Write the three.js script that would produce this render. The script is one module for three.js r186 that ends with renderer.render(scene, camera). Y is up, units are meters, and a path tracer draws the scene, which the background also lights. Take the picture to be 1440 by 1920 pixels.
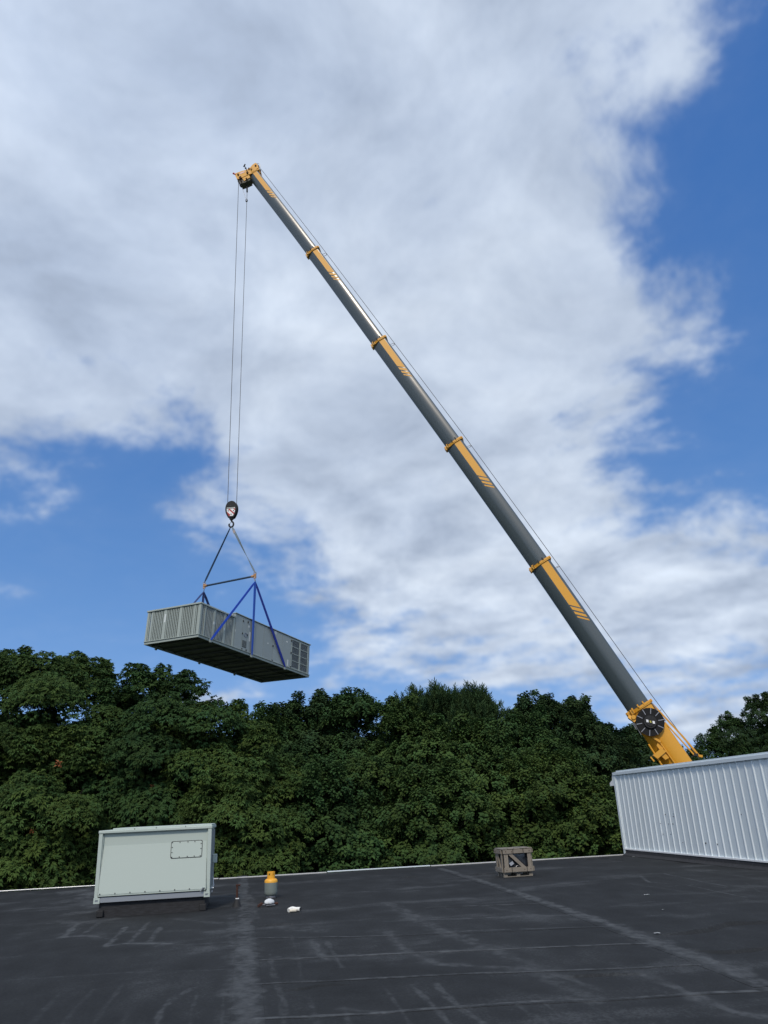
import * as THREE from 'three';
import { mergeGeometries, toCreasedNormals } from 'three/addons/utils/BufferGeometryUtils.js';
import { RoundedBoxGeometry } from 'three/addons/geometries/RoundedBoxGeometry.js';

// ------------------------------------------------------------------ camera, sky, sun, exposure
const scene = new THREE.Scene();
const D2R = Math.PI / 180;
const EYE = new THREE.Vector3(0, 1.6, 0);
const FOCAL = 1442;                                    // pixels of the 1440 x 1920 photograph
const PITCH = 21.15 * D2R, ROLL = 2.72 * D2R;
const V = (x, y, z) => new THREE.Vector3(x, y, z);
const camera = new THREE.PerspectiveCamera(2 * Math.atan(960 / FOCAL) / D2R, 0.75, 0.1, 4000);
const fwd = V(0, Math.sin(PITCH), -Math.cos(PITCH));
const up0 = V(0, Math.cos(PITCH), Math.sin(PITCH));
const camRight = V(1, 0, 0).multiplyScalar(Math.cos(ROLL)).addScaledVector(up0, -Math.sin(ROLL));
const camUp = V(1, 0, 0).multiplyScalar(Math.sin(ROLL)).addScaledVector(up0, Math.cos(ROLL));
camera.position.copy(EYE);
camera.quaternion.setFromRotationMatrix(new THREE.Matrix4().makeBasis(camRight, camUp, fwd.clone().negate()));
camera.updateMatrixWorld();

const SUN_AZ = -168, SUN_EL = 52;                      // high behind the photographer
const sunDir = V(Math.sin(SUN_AZ * D2R) * Math.cos(SUN_EL * D2R), Math.sin(SUN_EL * D2R), -Math.cos(SUN_AZ * D2R) * Math.cos(SUN_EL * D2R));
const sun = new THREE.DirectionalLight(0xfff1de, 2.3);
sun.position.copy(sunDir).multiplyScalar(120);
sun.target.position.set(0, 0, -25);
sun.castShadow = true;
sun.shadow.radius = 14;                                // veiled by thin cloud
sun.shadow.mapSize.set(2048, 2048);
Object.assign(sun.shadow.camera, { left: -60, right: 60, top: 60, bottom: -60, near: 1, far: 260 });
scene.add(sun, sun.target);

const renderer = new THREE.WebGLRenderer({ antialias: true });
renderer.setSize(768, 1024);
renderer.toneMapping = THREE.LinearToneMapping;
renderer.toneMappingExposure = 1;
renderer.shadowMap.enabled = true;

// ------------------------------------------------------------------ noise and random numbers
function rng(seed) {
  let a = seed >>> 0;
  return () => { a = (a + 0x6D2B79F5) | 0; let t = Math.imul(a ^ (a >>> 15), 1 | a); t = (t + Math.imul(t ^ (t >>> 7), 61 | t)) ^ t; return ((t ^ (t >>> 14)) >>> 0) / 4294967296; };
}
const PERM = new Uint8Array(512), GRX = new Float32Array(256), GRY = new Float32Array(256);
{
  const r = rng(77), p = [...Array(256).keys()];
  for (let i = 255; i > 0; i--) { const j = Math.floor(r() * (i + 1)); [p[i], p[j]] = [p[j], p[i]]; }
  for (let i = 0; i < 512; i++) PERM[i] = p[i & 255];
  for (let i = 0; i < 256; i++) { const a = r() * 6.28318; GRX[i] = Math.cos(a); GRY[i] = Math.sin(a); }
}
function noise2(x, y) {                                 // gradient noise, about -0.7 .. 0.7
  const xi = Math.floor(x), yi = Math.floor(y), fx = x - xi, fy = y - yi, X = xi & 255, Y = yi & 255;
  const u = fx * fx * fx * (fx * (fx * 6 - 15) + 10), v = fy * fy * fy * (fy * (fy * 6 - 15) + 10);
  const g = (ix, iy, dx, dy) => { const h = PERM[PERM[ix & 255] + (iy & 255)]; return GRX[h] * dx + GRY[h] * dy; };
  const a = g(X, Y, fx, fy), b = g(X + 1, Y, fx - 1, fy), c = g(X, Y + 1, fx, fy - 1), d = g(X + 1, Y + 1, fx - 1, fy - 1);
  return a + u * (b - a) + v * (c - a + u * (a - b - c + d));
}
function fbm(x, y, oct, gain = 0.5) {
  let s = 0, a = 1;
  for (let i = 0; i < oct; i++) { s += a * noise2(x, y); a *= gain; const t = x; x = x * 1.62 + y * 1.18 + 13.7; y = y * 1.62 - t * 1.18 + 5.3; }
  return s;
}
const clamp = (x, a = 0, b = 1) => Math.min(b, Math.max(a, x));
const sstep = (a, b, x) => { const t = clamp((x - a) / (b - a)); return t * t * (3 - 2 * t); };
const mix = (a, b, t) => a + (b - a) * t;

// ------------------------------------------------------------------ sky: clear air and one big broken cloud sheet
{
  const W = 2048, H = 1024, data = new Float32Array(W * H * 4);
  // outline of the cloud sheet, in degrees of azimuth and elevation
  const sheet = [[36, 62], [34.8, 50.1], [32.3, 47.5], [32.5, 45.9], [28, 45.8], [22.5, 45], [24.2, 42.4], [23, 37.9], [24.6, 33.2], [25.2, 29.7], [21.4, 29.1], [22.7, 26.4], [17.7, 24.5], [18.1, 22.1], [19.3, 20.3], [24, 19.3], [27.8, 17.1], [50, 15], [50, 6],
    [25.5, 6.5], [17.5, 7.1], [10.3, 8.4], [2.6, 9.2], [-0.5, 10.2], [-3.7, 11.1], [-5.2, 12.3], [-3.6, 13.8], [-6.4, 15.4], [-6, 17], [-9.7, 18.2], [-11.4, 20.3], [-15.5, 21.9], [-13.5, 23.5], [-13.4, 25.1], [-14.5, 26.4], [-17.8, 26.2], [-20.1, 25], [-24.6, 24.5], [-28.8, 23.4], [-60, 22], [-60, 75], [36, 75]];
  const sdf = (x, y) => {
    let d = 1e9, inside = false;
    for (let i = 0, j = sheet.length - 1; i < sheet.length; j = i++) {
      const [ax, ay] = sheet[j], [bx, by] = sheet[i], ex = bx - ax, ey = by - ay;
      const t = clamp(((x - ax) * ex + (y - ay) * ey) / (ex * ex + ey * ey)), qx = x - ax - ex * t, qy = y - ay - ey * t;
      d = Math.min(d, qx * qx + qy * qy);
      if ((ay > y) !== (by > y) && x < ex * (y - ay) / ey + ax) inside = !inside;
    }
    return Math.sqrt(d) * (inside ? 1 : -1);
  };
  // thinner and thicker places: azimuth, elevation, radii, amount
  const spots = [[-24, 31.2, 5, 1.1, -0.42], [22, 50, 8, 3.6, -0.36], [17, 46, 4, 2, -0.2], [29, 47.3, 4, 1.8, 0.3], [23, 44, 3, 2, 0.15], [-26, 20.3, 6, 1.8, 0.26], [-17, 24.2, 4.5, 1.8, -0.3], [-28, 15, 2.6, 1.2, 0.62], [-13, 8, 6, 1.1, 0.75], [22, 4.2, 7, 1.6, 0.8], [26, 31, 3, 3, 0.3], [8, 8.6, 4, .7, .5], [30, 23, 5, 2, 0.08], [-33, 47, 3, 4, -.12], [-14, 51, 5, 3, -.08]];
  const sd = sunDir.toArray();
  for (let j = 0; j < H; j++) {
    const el = ((j + 0.5) / H - 0.5) * 180, ce = Math.cos(el * D2R), se = Math.sin(el * D2R);
    for (let i = 0; i < W; i++) {
      const phi = ((i + 0.5) / W - 0.5) * 2 * Math.PI, dx = Math.cos(phi) * ce, dz = Math.sin(phi) * ce;
      const k = (j * W + i) * 4;
      let az = Math.atan2(dx, -dz) / D2R;
      const e = Math.max(el, 0);
      // clear air: deeper blue with height, paler near the horizon
      const h = Math.exp(-e / 17), h2 = Math.exp(-e / 5);
      let r = 0.036 + 0.22 * h + 0.14 * h2, g = 0.132 + 0.39 * h + 0.07 * h2, b = 0.41 + 0.54 * h;
      if (el > -3) {
        const y = Math.max(se, 0) + 0.16, px = dx / y, pz = dz / y;
        const sparse = Math.max(sstep(38, 62, Math.abs(az)), sstep(58, 74, e));
        let bias = 0;
        if (sparse < 1) bias = clamp((sdf(az, e) - 0.2) / 5.5, -1, 1) * 0.66;
        for (const s of spots) { const q = ((az - s[0]) / s[2]) ** 2 + ((e - s[1]) / s[3]) ** 2; if (q < 9) bias += s[4] * Math.exp(-q); }
        const wide = fbm(px * 0.9 + 3, pz * 0.9, 3);
        bias = mix(bias, 0.22 + wide * 0.9, sparse);
        const wx = fbm(px * 2.1 + 7, pz * 2.1 + 2, 2) * 0.1, wz = fbm(px * 2.1 - 9, pz * 2.1 + 4, 2) * 0.1;
        const fine = fbm((px + wx) * 6, (pz + wz) * 6, 8, 0.65);
        const big = fbm((px + wx) * 2.2 + 20, (pz + wz) * 2.2, 4, 0.5);
        const D = bias + fine * 0.4 + big * 0.25;
        let a = clamp(sstep(-0.34, 0.4, D) * 0.94 + 0.06 * sstep(-0.9, 0.2, D));
        a = Math.min(a, 0.985) * sstep(-1, 3.5, el);
        // thick parts are greyer, thin crests and parts nearer the sun are whiter
        const toSun = Math.max(0, dx * sd[0] + se * sd[1] + dz * sd[2]);
        const body = fbm((px + wx) * 3.1 + 40, (pz + wz) * 3.1 + 11, 8, 0.63) * (1 + 0.5 * sstep(26, 14, e));
        const soft = fbm(px * 1.1 + 4, pz * 1.1 + 60, 3);
        const lum = (0.65 + body * 0.17 + soft * 0.11 - 0.05 * sstep(0.4, 1.1, D) + 0.08 * sstep(22, 50, e) * sstep(20, -30, az) * (1 - sparse)) * (1 + 0.75 * toSun ** 3);
        const cool = clamp(0.5 - body * 0.5 - soft * 0.5);
        r = mix(r, lum * (0.88 - 0.07 * cool), a); g = mix(g, lum * (0.99 - 0.02 * cool), a); b = mix(b, lum * (1.15 + 0.1 * cool), a);
      } else { r = 0.05; g = 0.06; b = 0.055; }
      data[k] = r; data[k + 1] = g; data[k + 2] = b; data[k + 3] = 1;
    }
  }
  const sky = new THREE.DataTexture(data, W, H, THREE.RGBAFormat, THREE.FloatType);
  sky.mapping = THREE.EquirectangularReflectionMapping;
  sky.magFilter = sky.minFilter = THREE.LinearFilter;
  sky.wrapS = THREE.RepeatWrapping;
  sky.needsUpdate = true;
  scene.background = sky;
  scene.environment = sky;
}

// ------------------------------------------------------------------ helpers
const used = {};
function numbered(n) { used[n] = (used[n] ?? -1) + 1; return used[n] ? n + '_' + String(used[n]).padStart(3, '0') : n; }
function part(name, geo, mat, parent) {
  const m = new THREE.Mesh(Array.isArray(geo) ? join(geo) : geo, mat);
  m.name = name; m.castShadow = m.receiveShadow = true; parent.add(m); return m;
}
function thing(name, label, category, pos = [0, 0, 0], turn = 0, group) {
  const o = new THREE.Group(); o.name = numbered(name); o.position.set(...pos); o.rotation.y = turn;
  o.userData = { label, category }; if (group) o.userData.group = group;
  scene.add(o); return o;
}
function join(list) {
  return mergeGeometries(list.map(g => { const q = g.index ? g.toNonIndexed() : g; for (const k of Object.keys(q.attributes)) if (!['position', 'normal', 'uv'].includes(k)) q.deleteAttribute(k); return q; }));
}
const M4 = () => new THREE.Matrix4();
function bx(sx, sy, sz, x, y, z, ry = 0, rz = 0, rx = 0, rad = 0) {
  const g = rad ? new RoundedBoxGeometry(sx, sy, sz, 1, rad) : new THREE.BoxGeometry(sx, sy, sz);
  g.applyMatrix4(M4().makeRotationFromEuler(new THREE.Euler(rx, ry, rz)).setPosition(x, y, z)); return g;
}
function cyl(r0, r1, h, x, y, z, seg = 16, rx = 0, rz = 0, open = false) {
  const g = new THREE.CylinderGeometry(r1, r0, h, seg, 1, open);
  g.applyMatrix4(M4().makeRotationFromEuler(new THREE.Euler(rx, 0, rz)).setPosition(x, y, z)); return g;
}
function bar(a, b, w, h, hint = V(0, 1, 0)) {           // a box from a to b
  const d = b.clone().sub(a), L = d.length(); d.normalize();
  const s = V(0, 0, 0).crossVectors(hint, d); if (s.length() < 1e-4) s.set(1, 0, 0); s.normalize();
  const n = V(0, 0, 0).crossVectors(d, s);
  const g = new THREE.BoxGeometry(w, h, L);
  g.applyMatrix4(M4().makeBasis(s, n, d).setPosition(a.clone().add(b).multiplyScalar(0.5))); return g;
}
function rod(a, b, r, seg = 8, r1 = r) {
  const d = b.clone().sub(a), L = d.length();
  const g = new THREE.CylinderGeometry(r1, r, L, seg);
  g.applyMatrix4(M4().makeRotationFromQuaternion(new THREE.Quaternion().setFromUnitVectors(V(0, 1, 0), d.normalize())).setPosition(a.clone().add(b).multiplyScalar(0.5))); return g;
}
function lathe(pts, seg = 28) { return new THREE.LatheGeometry(pts.map(p => new THREE.Vector2(p[0], p[1])), seg); }
function loft(rings) {                                  // rings: arrays of Vector3 of equal length, closed, smooth along
  const n = rings[0].length, pos = [], uv = [], idx = [];
  rings.forEach((r, k) => { for (let i = 0; i <= n; i++) { const p = r[i % n]; pos.push(p.x, p.y, p.z); uv.push(i / n, k); } });
  for (let k = 0; k < rings.length - 1; k++) for (let i = 0; i < n; i++) { const a = k * (n + 1) + i, b = a + n + 1; idx.push(a, b, a + 1, b, b + 1, a + 1); }
  const g = new THREE.BufferGeometry();
  g.setAttribute('position', new THREE.Float32BufferAttribute(pos, 3)); g.setAttribute('uv', new THREE.Float32BufferAttribute(uv, 2));
  g.setIndex(idx); g.computeVertexNormals(); return g;
}
function prism(quad, off) {                             // a thin slab: polygon of points pushed along off
  const n = quad.length, pos = [];
  const q2 = quad.map(p => p.clone().add(off));
  const tri = (a, b, c) => pos.push(a.x, a.y, a.z, b.x, b.y, b.z, c.x, c.y, c.z);
  for (const f of THREE.ShapeUtils.triangulateShape(flat2(quad), [])) { tri(quad[f[0]], quad[f[1]], quad[f[2]]); tri(q2[f[0]], q2[f[2]], q2[f[1]]); }
  for (let i = 0; i < n; i++) { const j = (i + 1) % n; tri(quad[i], q2[i], quad[j]); tri(quad[j], q2[i], q2[j]); }
  const g = new THREE.BufferGeometry(); g.setAttribute('position', new THREE.Float32BufferAttribute(pos, 3));
  g.setAttribute('uv', new THREE.Float32BufferAttribute(new Float32Array(pos.length / 3 * 2), 2)); g.computeVertexNormals(); return g;
}
function flat2(pts) {
  const o = pts[0], e1 = pts[1].clone().sub(o).normalize(), nn = e1.clone().cross(pts[2].clone().sub(o)).normalize(), e2 = nn.clone().cross(e1);
  return pts.map(p => { const d = p.clone().sub(o); return new THREE.Vector2(d.dot(e1), d.dot(e2)); });
}
function onPlane(px, py, h = 0) {                       // a photo pixel on a horizontal plane of height h
  const d = fwd.clone().addScaledVector(camRight, (px - 720) / FOCAL).addScaledVector(camUp, -(py - 960) / FOCAL);
  return EYE.clone().addScaledVector(d, (h - EYE.y) / d.y);
}
function atDepth(px, py, z) {                           // a photo pixel on the upright plane at world z
  const d = fwd.clone().addScaledVector(camRight, (px - 720) / FOCAL).addScaledVector(camUp, -(py - 960) / FOCAL);
  return EYE.clone().addScaledVector(d, z / d.z);
}
function speckle(size, seed, lo, hi, scale = 8, stretch = 1) {   // a small tiling-free grey grain for colour or bump
  const d = new Uint8Array(size * size * 4);
  for (let y = 0; y < size; y++) for (let x = 0; x < size; x++) {
    const n = fbm(x / size * scale * stretch + seed, y / size * scale + seed * 3, 5, 0.6);
    const v = Math.round(255 * clamp(mix(lo, hi, clamp(0.5 + n * 0.8)))); const k = (y * size + x) * 4;
    d[k] = d[k + 1] = d[k + 2] = v; d[k + 3] = 255;
  }
  const t = new THREE.DataTexture(d, size, size); t.magFilter = THREE.LinearFilter; t.minFilter = THREE.LinearFilter; t.wrapS = t.wrapT = THREE.MirroredRepeatWrapping; t.needsUpdate = true; return t;
}
const std = (r, g, b, rough = 0.6, metal = 0, extra = {}) => new THREE.MeshStandardMaterial({ color: new THREE.Color().setRGB(r, g, b), roughness: rough, metalness: metal, ...extra });
const phys = (r, g, b, rough, extra = {}) => new THREE.MeshPhysicalMaterial({ color: new THREE.Color().setRGB(r, g, b), roughness: rough, ...extra });
const grain = speckle(512, 3, 0.72, 1, 14), grainColor = grain.clone(); grainColor.colorSpace = THREE.SRGBColorSpace; grainColor.needsUpdate = true;
const streaks = speckle(512, 9, 0.78, 1, 26, 0.16); streaks.colorSpace = THREE.SRGBColorSpace;
const MAT = {
  pale: std(0.43, 0.505, 0.465, 0.5),
  galv: std(0.5, 0.52, 0.53, 0.35, 0.8),
  dark: std(0.018, 0.02, 0.022, 0.7),
  black: std(0.012, 0.013, 0.015, 0.75),
  rubber: std(0.028, 0.03, 0.035, 0.85, 0, { map: grainColor }),
  white: std(0.8, 0.82, 0.83, 0.5),
  sheet: std(0.66, 0.735, 0.765, 0.45),
  cap: std(0.56, 0.63, 0.67, 0.42),
  yellow: phys(0.66, 0.32, 0.02, 0.5, { clearcoat: 0.15, clearcoatRoughness: 0.4 }),
  boom: phys(0.05, 0.068, 0.076, 0.42, { specularIntensity: 0.8, clearcoat: 0.8, clearcoatRoughness: 0.22 }),
  edge: std(0.6, 0.61, 0.61, 0.6, 0, { map: grainColor }),
  rope: std(0.1, 0.1, 0.105, 0.6, 0.4),
  steel: std(0.3, 0.3, 0.31, 0.4, 0.8),
  unit: std(0.27, 0.315, 0.315, 0.5),
  unitEdge: std(0.31, 0.36, 0.335, 0.5),
  fin: std(0.13, 0.15, 0.14, 0.5, 0.2),
  coil: std(0.045, 0.05, 0.046, 0.7),
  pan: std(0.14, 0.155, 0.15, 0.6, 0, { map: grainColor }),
  louver: std(0.17, 0.19, 0.2, 0.55),
  blue: std(0.012, 0.05, 0.36, 0.75),
  greySling: std(0.14, 0.185, 0.22, 0.8),
  wood: std(0.28, 0.25, 0.205, 0.85, 0, { map: streaks }),
  woodGrey: std(0.26, 0.24, 0.205, 0.85, 0, { map: streaks }),
  tank: std(0.17, 0.205, 0.195, 0.45),
  tankYellow: std(0.8, 0.4, 0.035, 0.45),
  rust: std(0.085, 0.036, 0.025, 0.85, 0.2, { map: grainColor }),
  red: std(0.4, 0.03, 0.025, 0.5),
  orange: std(0.4, 0.22, 0.1, 0.7),
  bark: std(0.075, 0.06, 0.045, 0.95, 0, { map: grainColor }),
};

// ------------------------------------------------------------------ the ground far below and the flat roof
const GROUND = -6.3;
const TURN = 9.5 * D2R;                                 // the buildings stand turned to the view
const EDGE = -24.45, WALLX = 11.11;                     // roof edge and metal wall in the buildings' own axes
const cT = Math.cos(TURN), sT = Math.sin(TURN);
const toB = p => V(p.x * cT - p.z * sT, p.y, p.x * sT + p.z * cT);
const fromB = (x, y, z) => V(x * cT + z * sT, y, -x * sT + z * cT);
{
  const g = new THREE.CircleGeometry(1600, 64); g.rotateX(-Math.PI / 2);
  const m = part('ground', g, std(0.06, 0.075, 0.035, 1), scene); m.position.y = GROUND; m.userData.kind = 'structure'; m.userData.label = 'grassy ground below the building and under the trees';
}
const TX0 = -13, TX1 = 12, TZ0 = -25, TZ1 = 0;          // the stretch of roof that the membrane texture covers
function roofTextures() {
  const S = 2048, L = new Float32Array(S * S);
  const ux = (TX1 - TX0) / S, uz = (TZ1 - TZ0) / S, r = rng(5);
  for (let j = 0; j < S; j++) for (let i = 0; i < S; i++) {
    const x = TX0 + i * ux, z = TZ0 + j * uz;
    L[j * S + i] = 0.2 * fbm(x * 0.5, z * 0.5, 4) + 0.22 * fbm(x * 2.1 + 9, z * 1.0, 5, 0.6) + 0.3 * (r() - 0.5) + 0.14 * noise2(x * 26, z * 26)
      + 0.28 * sstep(0.08, 0.55, fbm(x * 0.35 + 31, z * 0.8 + 7, 6, 0.58));
  }
  function stroke(pix, width, amount, soft = 0.6, seed = 1) {      // chalk smeared along a line of the roof, given by photo pixels
    const P = pix.map(q => toB(onPlane(q[0], q[1])));
    for (let s = 0; s < P.length - 1; s++) {
      const a = P[s], b = P[s + 1], dx = b.x - a.x, dz = b.z - a.z, L2 = dx * dx + dz * dz, w = width * 1.6;
      const i0 = Math.max(0, Math.floor((Math.min(a.x, b.x) - w - TX0) / ux)), i1 = Math.min(S - 1, Math.ceil((Math.max(a.x, b.x) + w - TX0) / ux));
      const j0 = Math.max(0, Math.floor((Math.min(a.z, b.z) - w - TZ0) / uz)), j1 = Math.min(S - 1, Math.ceil((Math.max(a.z, b.z) + w - TZ0) / uz));
      for (let j = j0; j <= j1; j++) for (let i = i0; i <= i1; i++) {
        const x = TX0 + i * ux, z = TZ0 + j * uz, t = clamp(((x - a.x) * dx + (z - a.z) * dz) / L2);
        let d = Math.hypot(x - a.x - dx * t, z - a.z - dz * t) + fbm(x * 2.3 + seed, z * 2.3, 3) * width * 0.7;
        d = Math.abs(d) / width; if (d > 1) continue;
        const rag = clamp(0.62 + 0.7 * fbm(x * 7 + seed * 7, z * 5 - seed, 5, 0.68) + 0.4 * noise2(x * 0.9 + seed, z * 0.9));
        const v = amount * rag * (1 - sstep(1 - soft, 1, d)); const k = j * S + i;
        L[k] = Math.max(L[k], L[k] * 0.4 + v);
      }
    }
  }
  const B = (x, y) => [x, y];
  // the broad chalky seam left of the middle and the long one to the right
  stroke([B(455, 1640), B(459, 1700), B(462, 1780), B(464, 1919)], 0.17, 0.62, 0.6, 2);
  stroke([B(440, 1720), B(452, 1780), B(452, 1860), B(448, 1919)], 0.3, 0.5, 0.95, 3);
  stroke([B(825, 1627), B(925, 1657), B(1020, 1690), B(1145, 1730), B(1220, 1762), B(1335, 1800), B(1440, 1845)], 0.16, 0.75, 0.8, 4);
  stroke([B(1145, 1730), B(1220, 1762), B(1335, 1800), B(1440, 1845)], 0.28, 0.45, 0.9, 14);
  // lap lines running across
  for (const [a, w, k] of [[[[800, 1700], [1020, 1691]], 0.07, 0.6], [[[720, 1725], [1070, 1712]], 0.08, 0.55], [[[855, 1742], [1145, 1734]], 0.05, 0.6], [[[470, 1797], [720, 1785], [1235, 1764]], 0.05, 0.9], [[[470, 1842], [720, 1830], [1340, 1803]], 0.045, 0.7], [[[480, 1905], [720, 1892], [1000, 1873], [1440, 1852]], 0.05, 0.85], [[[0, 1731], [230, 1726]], 0.06, 0.4], [[[470, 1757], [720, 1752], [880, 1742]], 0.05, 0.7], [[[600, 1673], [720, 1669]], 0.06, 0.55], [[[0, 1835], [250, 1820], [450, 1812]], 0.05, 0.3], [[[1000, 1660], [1140, 1646]], 0.05, 0.5], [[[1180, 1655], [1440, 1690]], 0.1, 0.25]]) stroke(a, w, k, 0.7, w * 90 + k);
  // diagonal smears and cross lines inside the sheets
  const diag = [[[[720, 1690], [800, 1730], [900, 1770], [1000, 1810], [1100, 1870]], 0.2, 0.6], [[[720, 1740], [760, 1780], [820, 1805], [1030, 1815]], 0.13, 0.6], [[[1205, 1822], [1300, 1862], [1380, 1895], [1440, 1903]], 0.1, 0.7], [[[910, 1697], [1000, 1712], [1110, 1725]], 0.14, 0.45], [[[1040, 1820], [1080, 1835], [1120, 1850]], 0.09, 0.4],
    [[[722, 1850], [745, 1880], [770, 1919]], 0.04, 0.6], [[[770, 1842], [810, 1880], [845, 1919]], 0.05, 0.6], [[[815, 1840], [860, 1885], [915, 1919]], 0.06, 0.7], [[[970, 1880], [1030, 1919]], 0.05, 0.6], [[[1020, 1878], [1070, 1919]], 0.03, 0.4], [[[1100, 1875], [1160, 1919]], 0.04, 0.5],
    [[[582, 1760], [600, 1785], [612, 1795]], 0.09, 0.7], [[[612, 1762], [640, 1810]], 0.05, 0.5], [[[505, 1785], [512, 1830], [530, 1870], [530, 1919]], 0.05, 0.5], [[[578, 1865], [595, 1919]], 0.04, 0.5], [[[640, 1880], [655, 1919]], 0.04, 0.5], [[[545, 1750], [560, 1800], [565, 1840]], 0.03, 0.35], [[[640, 1885], [720, 1893]], 0.09, 0.5], [[[520, 1790], [560, 1793], [660, 1786]], 0.1, 0.6],
    [[[120, 1850], [85, 1885], [55, 1919]], 0.05, 0.35], [[[175, 1850], [140, 1885], [115, 1919]], 0.04, 0.35], [[[230, 1840], [195, 1885], [172, 1919]], 0.04, 0.4], [[[362, 1848], [320, 1870], [300, 1893], [291, 1919]], 0.06, 0.65], [[[368, 1862], [358, 1890], [355, 1919]], 0.035, 0.45], [[[418, 1862], [414, 1919]], 0.035, 0.4], [[[250, 1880], [225, 1919]], 0.04, 0.3],
    [[[210, 1721], [150, 1728], [110, 1725]], 0.28, 0.7], [[[145, 1729], [118, 1755]], 0.08, 0.85], [[[118, 1754], [165, 1752], [200, 1757]], 0.1, 0.8], [[[190, 1725], [150, 1752]], 0.06, 0.6], [[[236, 1735], [198, 1772]], 0.07, 1.0], [[[198, 1771], [235, 1766], [320, 1766]], 0.08, 0.9], [[[280, 1725], [240, 1767]], 0.06, 0.7], [[[300, 1735], [278, 1766]], 0.07, 0.7], [[[295, 1770], [420, 1764]], 0.07, 0.45], [[[330, 1720], [430, 1730], [470, 1720]], 0.16, 0.5],
    [[[120, 1672], [150, 1668], [172, 1676]], 0.35, 1.1], [[[110, 1690], [160, 1680], [172, 1700]], 0.3, 0.7], [[[60, 1690], [130, 1680]], 0.25, 0.35], [[[130, 1712], [175, 1706]], 0.4, 0.8], [[[440, 1780], [462, 1778]], 0.1, 1.1], [[[470, 1680], [480, 1720]], 0.12, 0.5], [[[520, 1735], [600, 1742]], 0.3, 0.55], [[[390, 1745], [460, 1735]], 0.2, 0.5],
    [[[1200, 1640], [1215, 1652], [1300, 1657], [1360, 1662]], 0.05, 0.7], [[[1245, 1636], [1330, 1654], [1362, 1660]], 0.045, 0.8], [[[1250, 1660], [1285, 1657], [1310, 1662], [1400, 1680]], 0.04, 0.7], [[[1375, 1640], [1440, 1636]], 0.04, 0.45], [[[1395, 1652], [1420, 1668], [1440, 1672]], 0.04, 0.4], [[[1290, 1628], [1440, 1648]], 0.09, 0.35]];
  diag.forEach(([a, w, k], i) => { stroke(a, w, k * 0.8, 0.8, i * 3.3 + 1); if (w > 0.07) stroke(a, w * 2.4, k * 0.38, 1, i * 5.1 + 2); });
  const img = new Uint8Array(S * S * 4);
  const enc = c => Math.round(255 * (c <= 0.0031308 ? 12.92 * c : 1.055 * c ** (1 / 2.4) - 0.055));
  for (let k = 0; k < S * S; k++) {
    const v = L[k], base = 0.022 * (1 + clamp(v, -0.6, 0.5) * 1.1), c = clamp((v - 0.14) / 0.8) * 0.054;
    img[k * 4] = enc(base * 0.95 + c * 0.95); img[k * 4 + 1] = enc(base * 1.05 + c * 1.02); img[k * 4 + 2] = enc(base * 1.15 + c * 1.06); img[k * 4 + 3] = 255;
  }
  const t = new THREE.DataTexture(img, S, S); t.colorSpace = THREE.SRGBColorSpace; t.magFilter = t.minFilter = THREE.LinearFilter;
  t.wrapS = t.wrapT = THREE.MirroredRepeatWrapping; t.needsUpdate = true; return t;
}
const roofMat = new THREE.MeshPhysicalMaterial({ map: roofTextures(), roughness: 0.9, specularIntensity: 0.35 });
function roofUV(g) {                                    // uv from the position on the roof, in metres
  const p = g.attributes.position, uv = new Float32Array(p.count * 2);
  for (let i = 0; i < p.count; i++) { uv[i * 2] = (p.getX(i) - TX0) / (TX1 - TX0); uv[i * 2 + 1] = (p.getZ(i) - TZ0) / (TZ1 - TZ0); }
  g.setAttribute('uv', new THREE.BufferAttribute(uv, 2)); return g;
}
const roofLift = (x, z) => 0.012 * noise2(x * 0.7, z * 0.7) + 0.006 * noise2(x * 2.2 + 5, z * 2.2) - 0.02;
const roof = new THREE.Group(); roof.name = 'flat_roof'; roof.rotation.y = TURN; roof.userData = { kind: 'structure', label: 'flat black rubber membrane roof with chalky seams' }; scene.add(roof);
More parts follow.
